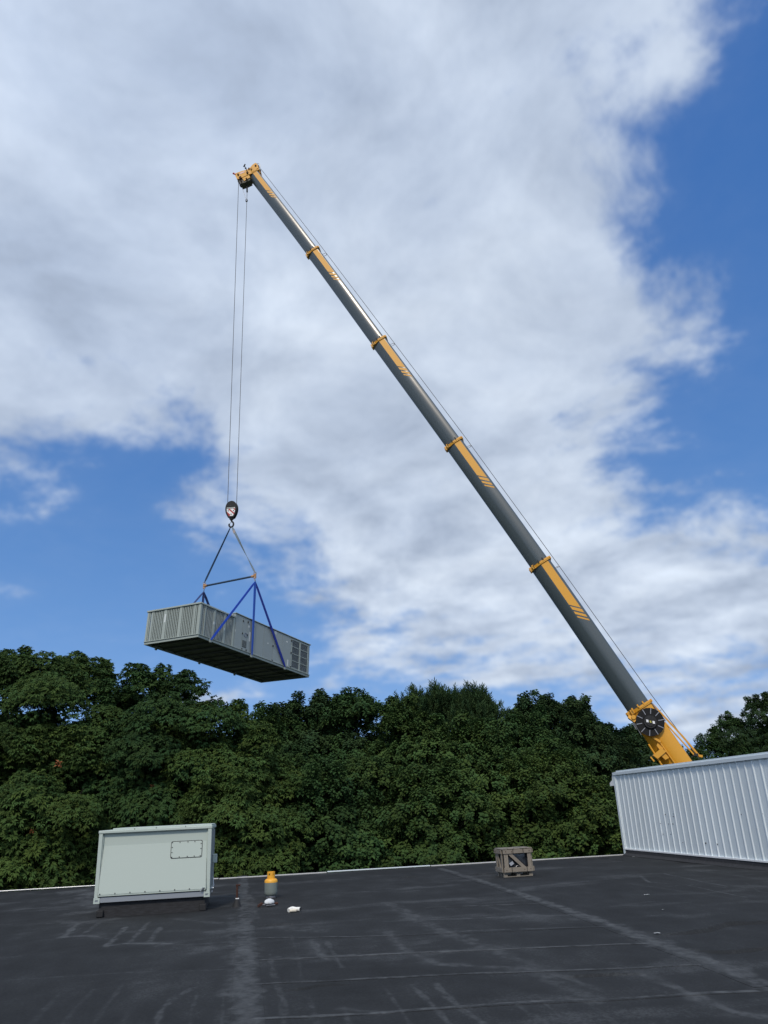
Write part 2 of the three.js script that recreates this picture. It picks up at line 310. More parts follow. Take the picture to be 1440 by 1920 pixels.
{
  const nx = 220, nz = 220, g = new THREE.PlaneGeometry(WALLX + 24, 36, nx, nz); g.rotateX(-Math.PI / 2); g.translate((WALLX - 24) / 2, 0, EDGE + 18);
  const p = g.attributes.position;
  for (let i = 0; i < p.count; i++) p.setY(i, roofLift(p.getX(i), p.getZ(i)));
  g.computeVertexNormals();
  part('membrane', roofUV(g), roofMat, roof);
  part('building_wall', bx(WALLX + 24, 5.9, 36, (WALLX - 24) / 2, GROUND + 2.95, EDGE + 18 + 0.02), std(0.35, 0.33, 0.3, 0.9), roof);
  // seam tape: raised strips over the joints of the membrane
  function strip(pix, width, name = 'seam_tape') {
    const P = pix.map(q => toB(onPlane(q[0], q[1]))), n = 40, pos = [], idx = [];
    const c = new THREE.CatmullRomCurve3(P, false, 'centripetal');
    for (let i = 0; i <= n; i++) {
      const q = c.getPoint(i / n), t = c.getTangent(i / n), sx = -t.z, sz = t.x, l = Math.hypot(sx, sz);
      const prof = [[-0.5, -0.002], [-0.49, 0.004], [0.49, 0.004], [0.5, -0.002]];
      for (const [o, h] of prof) { const x = q.x + sx / l * o * width, z = q.z + sz / l * o * width; pos.push(x, roofLift(x, z) + h, z); }
      if (i) for (let k = 0; k < 3; k++) { const a = (i - 1) * 4 + k, b = a + 4; idx.push(a, a + 1, b, b, a + 1, b + 1); }
    }
    const s = new THREE.BufferGeometry(); s.setAttribute('position', new THREE.Float32BufferAttribute(pos, 3)); s.setIndex(idx);
    const q = s.toNonIndexed(); q.computeVertexNormals(); return part(name, roofUV(q), roofMat, roof);
  }
  strip([[455, 1641], [459, 1700], [462, 1780], [465, 1919]], 0.3);
  strip([[825, 1627], [1020, 1690], [1220, 1762], [1440, 1845]], 0.28);
  for (const a of [[[800, 1700], [1020, 1691]], [[470, 1797], [720, 1785], [1235, 1764]], [[470, 1842], [720, 1830], [1340, 1803]], [[480, 1905], [720, 1892], [1440, 1852]], [[470, 1757], [720, 1752], [1145, 1734]]]) strip(a, 0.1, 'lap_joint');
  // wrinkles: the sheet stands up in low ridges
  function wrinkle(pix, width, height) {
    const P = pix.map(q => toB(onPlane(q[0], q[1]))), c = new THREE.CatmullRomCurve3(P), n = 30, pos = [], idx = [], m = 7;
    for (let i = 0; i <= n; i++) {
      const u = i / n, q = c.getPoint(u), t = c.getTangent(u), l = Math.hypot(t.x, t.z), sx = -t.z / l, sz = t.x / l, f = Math.sin(Math.PI * clamp(u * 0.98 + 0.01)) ** 0.6;
      for (let k = 0; k < m; k++) { const o = (k / (m - 1) - 0.5), x = q.x + sx * o * width, z = q.z + sz * o * width; pos.push(x, roofLift(x, z) - 0.003 + height * f * Math.cos(o * Math.PI) ** 1.5 * (1 + 0.3 * noise2(u * 9, 3)), z); }
      if (i) for (let k = 0; k < m - 1; k++) { const a = (i - 1) * m + k, b = a + m; idx.push(a, a + 1, b, b, a + 1, b + 1); }
    }
    const s = new THREE.BufferGeometry(); s.setAttribute('position', new THREE.Float32BufferAttribute(pos, 3)); s.setIndex(idx); s.computeVertexNormals(); part('membrane_wrinkle', roofUV(s), roofMat, roof);
  }
  wrinkle([[1232, 1749], [1290, 1747], [1330, 1741], [1360, 1732], [1440, 1727], [1520, 1722]], 0.16, 0.05);
  wrinkle([[1288, 1775], [1350, 1783], [1440, 1776], [1530, 1768]], 0.12, 0.035);
  wrinkle([[1055, 1828], [1090, 1826], [1160, 1822], [1214, 1820]], 0.1, 0.028);
  wrinkle([[528, 1853], [570, 1850], [600, 1844], [660, 1841]], 0.09, 0.025);
  wrinkle([[480, 1735], [520, 1732], [560, 1731]], 0.1, 0.03);
  wrinkle([[1080, 1612], [1130, 1610], [1168, 1612]], 0.2, 0.06);
  wrinkle([[750, 1645], [790, 1643]], 0.14, 0.04);
  wrinkle([[880, 1640], [935, 1636]], 0.14, 0.04);
  // metal edge strip along the drop, in lengths
  let k = 0;
  for (let x = WALLX - 0.05; x > -23.9; x -= 3.05, k++) {
    const w = Math.min(3.03, x + 24), dy = (k % 3 - 1) * 0.008;
    part('edge_flashing', bx(w, 0.034, 0.09, x - w / 2, 0.0 + dy, EDGE + 0.03, (k % 2 - 0.5) * 0.004, 0, 0, 0.012), k === 2 ? MAT.cap : k > 4 ? MAT.galv : MAT.edge, roof);
  }
}

// ------------------------------------------------------------------ the ribbed metal building on the right
{
  const o = thing('metal_building', 'white ribbed metal building with pale cap flashing rising beside the black roof', 'building', [0, 0, 0], TURN);
  const top = 2.38, z1 = 6;
  part('core_wall', bx(13, top - GROUND - 0.06, z1 - EDGE - 0.06, WALLX + 6.6, (top + GROUND) / 2 - 0.03, (z1 + EDGE) / 2), MAT.sheet, o);
  // one rib and pan of sheet per module
  const pitch = 0.305, y0 = 0.17, y1 = top - 0.055;
  const prof = [[0, 0], [0.035, 0], [0.055, 0.021], [0.085, 0.021], [0.105, 0], [0.17, 0], [0.178, 0.002], [0.192, 0.002], [0.2, 0], [0.246, 0], [0.254, 0.002], [0.268, 0.002], [0.276, 0], [pitch + 0.004, 0.001]];
  const pos = [], nrm = [], uv = [];
  for (let i = 0; i < prof.length - 1; i++) {
    const [a, ha] = prof[i], [b, hb] = prof[i + 1];
    const P = [[-ha, y0, a], [-hb, y0, b], [-hb, y1, b], [-ha, y1, a]];
    for (const q of [0, 1, 2, 0, 2, 3]) { pos.push(...P[q]); uv.push(P[q][2] * 0.8, P[q][1] * 0.35); }
  }
  const panel = new THREE.BufferGeometry(); panel.setAttribute('position', new THREE.Float32BufferAttribute(pos, 3)); panel.setAttribute('uv', new THREE.Float32BufferAttribute(uv, 2)); panel.computeVertexNormals();
  const r = rng(3), tones = [0, 1, 2].map(i => { const m = MAT.sheet.clone(); m.color.multiplyScalar([1, 0.965, 1.03][i]); return m; });
  let k = 0;
  for (let z = EDGE + 0.03; z < z1 - pitch; z += pitch, k++) { const m = part('wall_panel', panel, tones[Math.floor(k / 3) % 3], o); m.position.set(WALLX, 0, z); }
  for (let z = EDGE - 0.04; z < z1; z += 3.05) {
    const w = Math.min(3.045, z1 - z), sh = new THREE.Shape([[0.1, 0.02], [-0.052, 0], [-0.056, -0.078], [-0.044, -0.09], [-0.03, -0.086], [0.1, -0.07]].map(p => new THREE.Vector2(...p)));
    const g = new THREE.ExtrudeGeometry(sh, { depth: w, bevelEnabled: false }); g.translate(WALLX, top, z);
    part('cap_flashing', g, MAT.cap, o);
  }
  part('roof_sheet', bx(13.2, 0.04, z1 - EDGE, WALLX + 6.66, top + 0.03, (z1 + EDGE) / 2), MAT.cap, o);
  part('base_trim', bx(0.05, 0.035, z1 - EDGE, WALLX - 0.022, 0.155, (z1 + EDGE) / 2), MAT.white, o);
  const bf = new THREE.ExtrudeGeometry(new THREE.Shape([[0.0, 0.145], [-0.03, 0.145], [-0.05, 0.05], [-0.17, -0.012], [0, -0.03]].map(p => new THREE.Vector2(...p))), { depth: z1 - EDGE - 0.12, bevelEnabled: false, steps: 30 });
  bf.translate(WALLX, 0, EDGE + 0.1);
  { const p = bf.attributes.position; for (let i = 0; i < p.count; i++) p.setX(i, p.getX(i) - 0.015 * noise2(p.getZ(i) * 1.7, 4)); bf.computeVertexNormals(); }
  part('base_flashing', bf, MAT.rubber, o);
  part('corner_trim', [bx(0.06, top - 0.1, 0.12, WALLX - 0.012, (top - 0.1) / 2 + 0.01, EDGE + 0.02), bx(0.16, top - 0.1, 0.04, WALLX + 0.1, (top - 0.1) / 2 + 0.01, EDGE - 0.03)], MAT.sheet, o);
  const gs = new THREE.Shape([[0, 0.2], [-0.08, 0.2], [-0.14, 0.05], [-0.34, -0.03], [-0.34, -0.12], [0, -0.12]].map(p => new THREE.Vector2(...p)));
  const gg = new THREE.ExtrudeGeometry(gs, { depth: 12.5, bevelEnabled: false }); gg.rotateY(-Math.PI / 2); gg.scale(-1, 1, 1);
  { const p = gg.attributes.position; const q = new Float32Array(p.array.length); for (let i = 0; i < p.count; i++) { q[i * 3] = WALLX - 0.03 + Math.abs(p.getX(i)); q[i * 3 + 1] = top - 0.27 + p.getY(i); q[i * 3 + 2] = EDGE - 0.03 - Math.abs(p.getZ(i)); } gg.setAttribute('position', new THREE.BufferAttribute(q, 3)); gg.computeVertexNormals(); }
  part('gutter', gg, MAT.white, o);
  // old fixing holes and scuffs in the sheet
  for (const [px, py, s] of [[1235, 1527, 1], [1248, 1527, 1.2], [1263, 1531, 1], [1239, 1544, 0.8], [1248, 1546, 1.2], [1254, 1545, 0.9], [1262.5, 1545, 1.2], [1243.5, 1564, 1], [1250.5, 1563, 0.7], [1258.5, 1564, 0.8], [1263, 1578, 1], [1281, 1580, 0.8], [1324, 1581, 1.6], [1346, 1583, 1.2], [1263, 1526, 0.7], [1391, 1527, 0.7], [1431, 1526, 0.9], [1420, 1548, 0.7], [1308, 1526, 0.7]]) {
    const d = fwd.clone().addScaledVector(camRight, (px - 720) / FOCAL).addScaledVector(camUp, -(py - 960) / FOCAL), db = toB(d), t = WALLX / db.x, q = db.multiplyScalar(t);
    part('screw_hole', cyl(0.012 * s, 0.012 * s, 0.012, WALLX - 0.012, q.y + EYE.y, q.z, 8, 0, Math.PI / 2), MAT.black, o);
  }
}

// ------------------------------------------------------------------ the pale unit on its kerb, on the roof
{
  const o = thing('rooftop_unit', 'pale green rooftop air unit with sloped hood standing on a black curb', 'air unit', fromB(-1.98, 0, -16.52).toArray(), TURN);
  const w = 2.1, d = 1.45, y0 = 0.225, h = 1.235, y1 = y0 + h, hw = w / 2;      // local: x across the front, front at z = 0, back at -d
  part('curb', bx(1.92, 0.3, d - 0.12, 0, 0.115, -d / 2 - 0.01), MAT.rubber, o);
  for (const [x, s] of [[-0.93, 1], [0.93, 1]]) part('curb_patch', bx(0.13, 0.12, 0.1, x, 0.04, -0.055, 0, 0, 0, 0.02), MAT.black, o);
  const rail = part('base_rail', [bx(w - 0.12, 0.085, 0.05, 0, y0 + 0.045, -0.025), bx(0.05, 0.085, d, -hw + 0.03, y0 + 0.045, -d / 2), bx(0.05, 0.085, d, hw - 0.03, y0 + 0.045, -d / 2), bx(w - 0.12, 0.085, 0.05, 0, y0 + 0.045, -d + 0.03)], MAT.galv, o);
  for (const s of [-1, 1]) {
    const sh = new THREE.Shape([[-0.055, -0.045], [0.055, -0.045], [0.055, 0.05], [-0.055, 0.05]].map(p => new THREE.Vector2(...p)));
    sh.holes.push(new THREE.Path([[-0.028, -0.02], [0.028, -0.02], [0.028, 0.014], [-0.028, 0.014]].map(p => new THREE.Vector2(...p))));
    const g = new THREE.ExtrudeGeometry(sh, { depth: 0.06, bevelEnabled: false }); g.translate(s * (hw - 0.052), y0 + 0.035, -0.045); part('lifting_bracket', g, MAT.pale, o);
    part('bracket_opening', bx(0.054, 0.034, 0.01, s * (hw - 0.052), y0 + 0.032, -0.038), MAT.black, o);
    part('corner_post', [bx(0.07, h - 0.13, 0.07, s * (hw - 0.035), y0 + 0.085 + (h - 0.13) / 2, -0.035, 0, 0, 0, 0.008), bx(0.012, h - 0.2, 0.05, s * (hw - 0.078), y0 + 0.1 + (h - 0.2) / 2, -0.05)], MAT.pale, o);
  }
  part('cabinet', [bx(w - 0.05, h - 0.11, d - 0.14, 0, y0 + 0.09 + (h - 0.11) / 2, -d / 2 - 0.03)], MAT.pale, o);
  part('side_panel', [bx(0.016, h - 0.2, d * 0.42, hw - 0.017, y0 + h / 2 + 0.03, -d * 0.3), bx(0.016, h - 0.2, d * 0.42, hw - 0.017, y0 + h / 2 + 0.03, -d * 0.75)], std(0.25, 0.29, 0.3, 0.5), o);  // darker than the front: shade of the right side put into its colour
  part('junction_box', bx(0.09, 0.16, 0.13, hw + 0.04, y0 + 0.62, -0.7, 0, 0, 0, 0.01), MAT.pale, o);
  const rim = part('top_cap', [bx(w + 0.02, 0.055, d + 0.02, 0, y1 - 0.02, -d / 2, 0, 0, 0, 0.012), bx(w - 0.24, 0.035, d - 0.2, 0.12, y1 + 0.02, -d / 2 + 0.06, 0, 0, 0, 0.01)], MAT.pale, o);
  for (const x of [-0.4, 0.0, 0.55]) part('screw', bx(0.012, 0.02, 0.008, x, y1 + 0.015, 0.012), MAT.dark, rim);
  // upright panel above, then the hood that leans out to the bottom rail
  part('upper_panel', bx(w - 0.15, 0.24, 0.012, 0, y1 - 0.165, -0.07), MAT.pale, o);
  const hx = hw - 0.085, yT = y1 - 0.27, yB = y0 + 0.135, zT = -0.06, zB = 0.035;
  const sheetN = V(0, zB - zT, yT - yB).normalize();
  const hood = part('hood', [prism([V(-hx, yT, zT), V(hx, yT, zT), V(hx + 0.02, yB, zB), V(-hx - 0.02, yB, zB)], sheetN.clone().multiplyScalar(-0.012)),
    ...[-1, 1].map(s => prism([V(s * hx, yT, zT), V(s * (hx + 0.02), yB, zB), V(s * hx, yB, -0.055)], V(-s * 0.01, 0, 0))),
    bx(w - 0.16, 0.03, 0.012, 0, yB - 0.012, zB - 0.012)], MAT.pale, o);
  const onHood = (x, t, out) => V(x, mix(yT, yB, t), mix(zT, zB, t)).addScaledVector(sheetN, out);
  const tilt = -Math.atan2(zB - zT, yT - yB);
  for (let i = 0; i < 8; i++) { const q = onHood(-hx + 0.02 + i * (2 * hx - 0.04) / 7, 0.985, 0.004); part('screw', bx(0.016, 0.02, 0.01, q.x, q.y, q.z), MAT.dark, hood); }
  const pw = 0.57, ph = 0.285, pc = onHood(0.585, 0.155, 0), rr = (a, b, rad) => { const s = new THREE.Shape(), x = a / 2, y = b / 2; s.moveTo(-x + rad, -y); s.lineTo(x - rad, -y); s.quadraticCurveTo(x, -y, x, -y + rad); s.lineTo(x, y - rad); s.quadraticCurveTo(x, y, x - rad, y); s.lineTo(-x + rad, y); s.quadraticCurveTo(-x, y, -x, y - rad); s.lineTo(-x, -y + rad); s.quadraticCurveTo(-x, -y, -x + rad, -y); return s; };
  const lay = (g, out) => { g.rotateX(tilt); const q = pc.clone().addScaledVector(sheetN, out); g.translate(q.x, q.y, q.z); return g; };
  const ap = part('access_panel', lay(new THREE.ExtrudeGeometry(rr(pw, ph, 0.03), { depth: 0.007, bevelEnabled: false }), 0.002), MAT.pale, o);
  part('gasket', lay(new THREE.ExtrudeGeometry(rr(pw + 0.022, ph + 0.022, 0.035), { depth: 0.005, bevelEnabled: false }), 0.0005), MAT.dark, ap);
  for (const [x, y] of [[-0.27, 0.13], [-0.27, 0.045], [-0.27, -0.045], [-0.27, -0.128], [0.27, 0.09], [0.27, 0], [-0.13, 0.128], [0.02, 0.128], [0.15, 0.128], [-0.13, -0.128], [0.02, -0.128], [0.15, -0.128], [0.262, -0.125]]) { const g = bx(0.016, 0.016, 0.008, x, y, 0.004); part('screw', lay(g, 0.008), MAT.dark, ap); }
  part('drain_fitting', [rod(V(hw - 0.16, yB - 0.04, 0.03), V(hw - 0.12, yB + 0.02, 0.05), 0.018)], MAT.galv, o);
  part('drain_fitting', rod(V(hw + 0.02, y0 + 0.12, -0.2), V(hw + 0.06, y0 + 0.12, -0.2), 0.03), MAT.galv, o);
  part('side_pipe', [rod(V(hw + 0.02, y0 + 0.3, -0.55), V(hw + 0.05, y0 + 0.16, -0.35), 0.012), rod(V(hw + 0.05, y0 + 0.16, -0.35), V(hw + 0.03, y0 + 0.05, -0.12), 0.012)], MAT.galv, o);
}

// ------------------------------------------------------------------ gas bottle, vent pipe, tool, rag, fittings, scraps
{
  const p = onPlane(508, 1682);
  const o = thing('refrigerant_cylinder', 'grey gas bottle with yellow shoulder and valve guard on the black roof', 'gas bottle', [p.x, -0.02, p.z], 0.3); o.scale.setScalar(0.93);
  part('foot_ring', lathe([[0.1, 0], [0.108, 0.004], [0.108, 0.045], [0.1, 0.05], [0.1, 0]]), MAT.steel, o);
  part('body', lathe([[0.0, 0.03], [0.09, 0.04], [0.13, 0.062], [0.145, 0.1], [0.147, 0.14], [0.147, 0.2], [0.1485, 0.203], [0.147, 0.206], [0.147, 0.325]]), MAT.tank, o);
  part('shoulder', lathe([[0.1475, 0.322], [0.147, 0.345], [0.14, 0.372], [0.12, 0.392], [0.09, 0.402], [0, 0.408]]), MAT.tankYellow, o);
  const guard = [], R = 0.088, seg = (a0, a1, y0, y1) => { const g = new THREE.CylinderGeometry(R, R, y1 - y0, 6, 1, true, a0, a1 - a0); g.translate(0, (y0 + y1) / 2, 0); const g2 = new THREE.CylinderGeometry(R - 0.004, R - 0.004, y1 - y0, 6, 1, true, a0, a1 - a0); g2.translate(0, (y0 + y1) / 2, 0); guard.push(g, g2); };
  const holes = [[-0.85, -0.35], [0.2, 0.5], [1.7, 2.5], [3.3, 4.1]];
  let a = -1.2; for (const [h0, h1] of holes) { seg(a, h0, 0.4, 0.545); seg(h0, h1, 0.4, 0.468); seg(h0, h1, 0.512, 0.545); a = h1; } seg(a, Math.PI * 2 - 1.2, 0.4, 0.545);
  part('valve_guard', guard, MAT.tankYellow, o);
  part('valve', [cyl(0.022, 0.018, 0.1, 0, 0.45, 0), cyl(0.03, 0.03, 0.02, 0, 0.505, 0), cyl(0.012, 0.012, 0.06, 0.03, 0.45, 0, 8, 0, Math.PI / 2)], MAT.steel, o);
}
{
  const p = onPlane(444, 1699);
  const o = thing('vent_pipe', 'rusty vent pipe in a black cone boot beside the pale rooftop unit', 'vent pipe', [p.x, -0.02, p.z]);
  part('boot', lathe([[0.115, 0], [0.1, 0.006], [0.086, 0.012], [0.074, 0.05], [0.055, 0.1], [0.038, 0.128], [0.027, 0.14], [0.027, 0.165], [0.021, 0.166]]), MAT.black, o);
  part('clamp', [lathe([[0.0285, 0.145], [0.031, 0.146], [0.031, 0.16], [0.0285, 0.161]]), bx(0.02, 0.018, 0.014, 0.03, 0.153, 0.01)], MAT.white, o);
  part('pipe', [cyl(0.021, 0.021, 0.27, 0, 0.26, 0, 12), cyl(0.027, 0.027, 0.03, 0, 0.385, 0, 10), cyl(0.014, 0.014, 0.06, 0.03, 0.385, 0, 8, 0, Math.PI / 2)], MAT.rust, o);
}
{
  const p = onPlane(503, 1697);
  const o = thing('pipe_wrench', 'rusty brown pipe tool lying under a white rag near the gas bottle', 'tool', [p.x, -0.02, p.z], 0.35);
  part('shaft', [rod(V(-0.16, 0.03, 0), V(0.17, 0.035, 0), 0.014), rod(V(-0.05, 0.02, 0.06), V(0.12, 0.02, 0.045), 0.011)], MAT.steel, o);
  part('jaw', [bx(0.09, 0.05, 0.03, -0.16, 0.035, 0.01, 0.3, 0.4, 0, 0.008), bx(0.05, 0.03, 0.05, -0.12, 0.055, -0.01, 0, -0.5, 0, 0.008), bx(0.045, 0.022, 0.03, -0.19, 0.018, 0.03, 0.8)], MAT.rust, o);
  part('coupling', [cyl(0.024, 0.024, 0.05, 0.16, 0.038, 0, 10, 0, Math.PI / 2), cyl(0.02, 0.02, 0.03, 0.12, 0.036, 0, 10, 0, Math.PI / 2)], MAT.rust, o);
  const g = new THREE.SphereGeometry(1, 20, 12); const q = g.attributes.position;
  for (let i = 0; i < q.count; i++) { const x = q.getX(i), y = q.getY(i), z = q.getZ(i), f = 1 + 0.25 * noise2(x * 2.5 + 3, z * 2.5 + y * 2); q.setXYZ(i, x * 0.1 * f, Math.max(-0.3, y) * 0.065 * f, z * 0.07 * f); }
  g.computeVertexNormals();
  const rag = thing('white_rag', 'crumpled white rag draped over the rusty tool near the gas bottle', 'rag', [p.x + 0.02, 0.045, p.z], 0.35);
  part('cloth', g, std(0.62, 0.66, 0.68, 0.9), rag);
}
{
  const p = onPlane(552, 1707);
  const o = thing('pipe_fitting', 'white plastic elbow pipe lying on the open black roof', 'pipe fitting', [p.x, -0.02, p.z], -0.25);
  const tubeM = std(0.78, 0.78, 0.74, 0.4);
  const c = new THREE.CatmullRomCurve3([V(-0.085, 0.03, 0.03), V(-0.07, 0.045, 0), V(-0.045, 0.05, -0.03), V(0.0, 0.042, -0.03), V(0.06, 0.036, -0.025)]);
  part('elbow', new THREE.TubeGeometry(c, 16, 0.031, 12), tubeM, o);
  part('socket', rod(V(0.05, 0.036, -0.027), V(0.1, 0.034, -0.022), 0.036, 14), tubeM, o);
  part('socket', [rod(V(-0.095, 0.026, 0.045), V(-0.08, 0.034, 0.02), 0.036, 14)], tubeM, o);
  part('ring', rod(V(0.104, 0.034, -0.022), V(0.112, 0.034, -0.021), 0.03, 12), MAT.dark, o);
  const o2 = thing('pipe_fitting', 'short cream plastic pipe stub lying against the white elbow', 'pipe fitting', [p.x, -0.02, p.z + 0.01], -0.25);
  const s = new THREE.LatheGeometry([[0.018, -0.06], [0.027, -0.06], [0.027, 0.06], [0.018, 0.06], [0.018, -0.06]].map(q => new THREE.Vector2(...q)), 14);
  s.rotateZ(Math.PI / 2); s.rotateY(0.5); s.translate(-0.005, 0.027, 0.055); part('stub', s, std(0.7, 0.66, 0.55, 0.5), o2);
}
for (const [px, py, s, a, label] of [[1212, 1677, 0.1, 0.2, 'flat scrap of white paper lying on the bare roof by the ribbed wall'], [1243, 1705, 0.05, 1, 'small pale crumb of debris on the roof before the ribbed wall'], [1232, 1749, 0.08, 0.1, 'white torn strip lying at the tip of the long roof wrinkle'], [1187, 1606, 0.1, 0.6, 'pale scrap lying at the foot of the ribbed wall corner']]) {
  const p = onPlane(px, py, 0), o = thing('paper_scrap', label, 'litter', [p.x, -0.012, p.z], a);
  const g = new THREE.PlaneGeometry(s, s * 0.5, 4, 2); g.rotateX(-Math.PI / 2); const q = g.attributes.position; for (let i = 0; i < q.count; i++) q.setY(i, 0.012 + 0.012 * noise2(q.getX(i) * 30, q.getZ(i) * 30 + px)); g.computeVertexNormals();
  part('sheet', g, std(0.4, 0.42, 0.42, 0.9, 0, { side: THREE.DoubleSide }), o);
}

// ------------------------------------------------------------------ the crate
{
  const p = onPlane(973, 1642);
  const o = thing('wooden_crate', 'weathered open-sided wooden crate with diagonal braces on a small pallet', 'crate', [p.x, -0.02, p.z], 11 * D2R);
  const w = 0.72, d = 0.52, H = 0.6, hw = w / 2, t = 0.022, r = rng(11);        // front at z = 0
  const wood = [MAT.wood, MAT.woodGrey, std(0.26, 0.23, 0.19, 0.85, 0, { map: streaks })];
  const wm = () => wood[Math.floor(r() * 3)];
  const jt = () => (r() - 0.5) * 0.02;
  // pallet
  for (const z of [-0.06, -d / 2, -d + 0.06]) part('bottom_board', bx(w, 0.016, 0.09, jt(), 0.008, z, jt()), wm(), o);
  for (const x of [-hw + 0.045, 0, hw - 0.045]) for (const z of [-0.06, -d / 2, -d + 0.06]) part('block', bx(0.085, 0.07, 0.085, x, 0.051, z), wm(), o);
  for (let i = 0; i < 6; i++) part('deck_board', bx(0.115, 0.016, d + 0.03, -hw + 0.06 + i * (w - 0.12) / 5, 0.094, -d / 2, jt() * 0.4), wm(), o);
  // four sides: rails, posts, braces
  const y0 = 0.105;
  const side = (x0, z0, ang, len) => {
    const f = (gx, gy, lx, ly, rz, out) => { const g = bx(lx, ly, t, gx, gy, out, 0, rz); g.rotateY(ang); g.translate(x0, 0, z0); return g; };
    part('bottom_rail', f(len / 2, y0 + 0.055, len, 0.1, jt() * 0.3, t * 1.55), wm(), o);
    part('top_rail', f(len / 2, H - 0.045, len, 0.085, jt() * 0.4, t * 1.55), wm(), o);
    part('post', f(0.075, (y0 + H) / 2, 0.1, H - y0, 0, t / 2), wm(), o);
    part('post', f(len - 0.065, (y0 + H) / 2, 0.085, H - y0 - 0.01, 0, t / 2), wm(), o);
    const bl = Math.hypot(len - 0.3, H - y0 - 0.14);
    part('brace', f(len / 2 - 0.02, (y0 + H) / 2, bl, 0.075, -Math.atan2(H - y0 - 0.16, len - 0.36), t / 2 + 0.001), wm(), o);
    for (const [nx, ny] of [[0.06, y0 + 0.05], [len - 0.06, y0 + 0.06], [len * 0.7, y0 + 0.05], [0.07, H - 0.04], [len - 0.06, H - 0.035], [len * 0.3, H - 0.045]]) part('knot', f(nx, ny, 0.014, 0.014, 0.6, t * 2.06), MAT.rust, o);
  };
  side(-hw, 0, 0, w); side(-hw, -d, -Math.PI / 2, d); side(hw, 0, Math.PI / 2, d); side(hw, -d, Math.PI, w);
  for (let i = 0; i < 5; i++) part('top_board', bx(0.13, 0.018, d + 0.08 + jt() * 2, -hw + 0.05 + i * (w - 0.1) / 4 + jt(), H + 0.012 + r() * 0.008, -d / 2 + jt(), jt() * 2, jt() * 1.5), wm(), o);
  for (const x of [-hw + 0.19, hw - 0.155]) part('strap', [bx(0.014, 0.13, 0.003, x, y0 + 0.05, t * 2.4), bx(0.014, 0.11, 0.003, x - 0.06 * Math.sign(x + 0.1), H - 0.04, t * 2.4)], MAT.black, o);
  const c = thing('wrapped_machine', 'machine wrapped in shiny black plastic inside the wooden crate', 'machine', [p.x, 0.09, p.z], 11 * D2R);
  const g = new THREE.BoxGeometry(w - 0.12, 0.41, d - 0.14, 18, 14, 16), q = g.attributes.position;
  for (let i = 0; i < q.count; i++) { const x = q.getX(i), y = q.getY(i), z = q.getZ(i), f = 1 - 0.08 * sstep(0.05, 0.23, y) - 0.05 * Math.abs(noise2(x * 14 + y * 9, z * 14 - y * 6)) - 0.05 * noise2(x * 5 + 2, y * 6 + z * 5); q.setXYZ(i, x * f, y * (1 - 0.06 * noise2(x * 6, z * 6)), z * f); }
  g.translate(0, 0.24, -d / 2); g.computeVertexNormals();
  part('wrap', g, phys(0.016, 0.02, 0.028, 0.22, { clearcoat: 0.9, clearcoatRoughness: 0.12 }), c);
  part('glare_patch', bx(0.1, 0.07, 0.004, -0.14, 0.18, -0.035, 0, 0.5, -0.2), std(0.28, 0.31, 0.36, 0.4), c);  // pale bluish patch paints the glare on the plastic wrap
  part('hose', new THREE.TubeGeometry(new THREE.CatmullRomCurve3([V(-0.07, 0.07, -0.03), V(0.0, 0.13, -0.03), V(0.05, 0.1, -0.032), V(0.1, 0.05, -0.03)]), 14, 0.012, 6), MAT.steel, c);
}

// ------------------------------------------------------------------ the crane: boom axes T (along), N (over the boom), S (sideways)
const BO = V(11.9013, 5.6843, -37.9467), BT = V(-0.46344, 0.88279, -0.07679), BS = V(-0.16347, 0, 0.98655), BN = V(0.87092, 0.46976, 0.14431);
const sagPts = [[-12, -0.35], [-3, -0.23], [0, -0.18], [8.5, 0.02], [17, 0.07], [25, 0.03], [34, -0.02], [42.4, -0.2], [44, -0.26]];
const sag = t => { for (let i = 0; i < sagPts.length - 1; i++) if (t <= sagPts[i + 1][0] || i === sagPts.length - 2) { const [a, b] = [sagPts[i], sagPts[i + 1]], u = (t - a[0]) / (b[0] - a[0]); const m = k => { const q0 = sagPts[Math.max(0, k - 1)], q1 = sagPts[Math.min(sagPts.length - 1, k + 1)]; return (q1[1] - q0[1]) / (q1[0] - q0[0]); }; const h = b[0] - a[0], u2 = u * u, u3 = u2 * u; return (2 * u3 - 3 * u2 + 1) * a[1] + (u3 - 2 * u2 + u) * h * m(i) + (3 * u2 - 2 * u3) * b[1] + (u3 - u2) * h * m(i + 1); } };
const bp = (t, n, s) => BO.clone().addScaledVector(BT, t).addScaledVector(BN, n).addScaledVector(BS, s);   // straight axes
const bb = (t, n, s) => bp(t, n + sag(t), s);                                                            // follows the bend of the boom
function section(h, grow = 0) {                         // boom outline: flat top and webs, round belly; [n, s]
  const w = h * 0.4 + grow, top = h / 2 + grow, low = -h * 0.02, pts = [];
  pts.push([top, -w + 0.1 * h], [top, w - 0.1 * h], [top - 0.04 * h, w - 0.03 * h], [top - 0.1 * h, w], [low + 0.2 * h, w], [low, w]);
  for (const [u, v] of [[0.17, 0.9], [0.42, 0.74], [0.66, 0.54], [0.85, 0.32], [0.96, 0.1], [0.96, -0.1], [0.85, -0.32], [0.66, -0.54], [0.42, -0.74], [0.17, -0.9]]) pts.push([low - u / 0.96 * (h / 2 + low + grow), v * w]);
  pts.push([low, -w], [low + 0.2 * h, -w], [top - 0.1 * h, -w], [top - 0.04 * h, -w + 0.03 * h]);
  return pts;
}
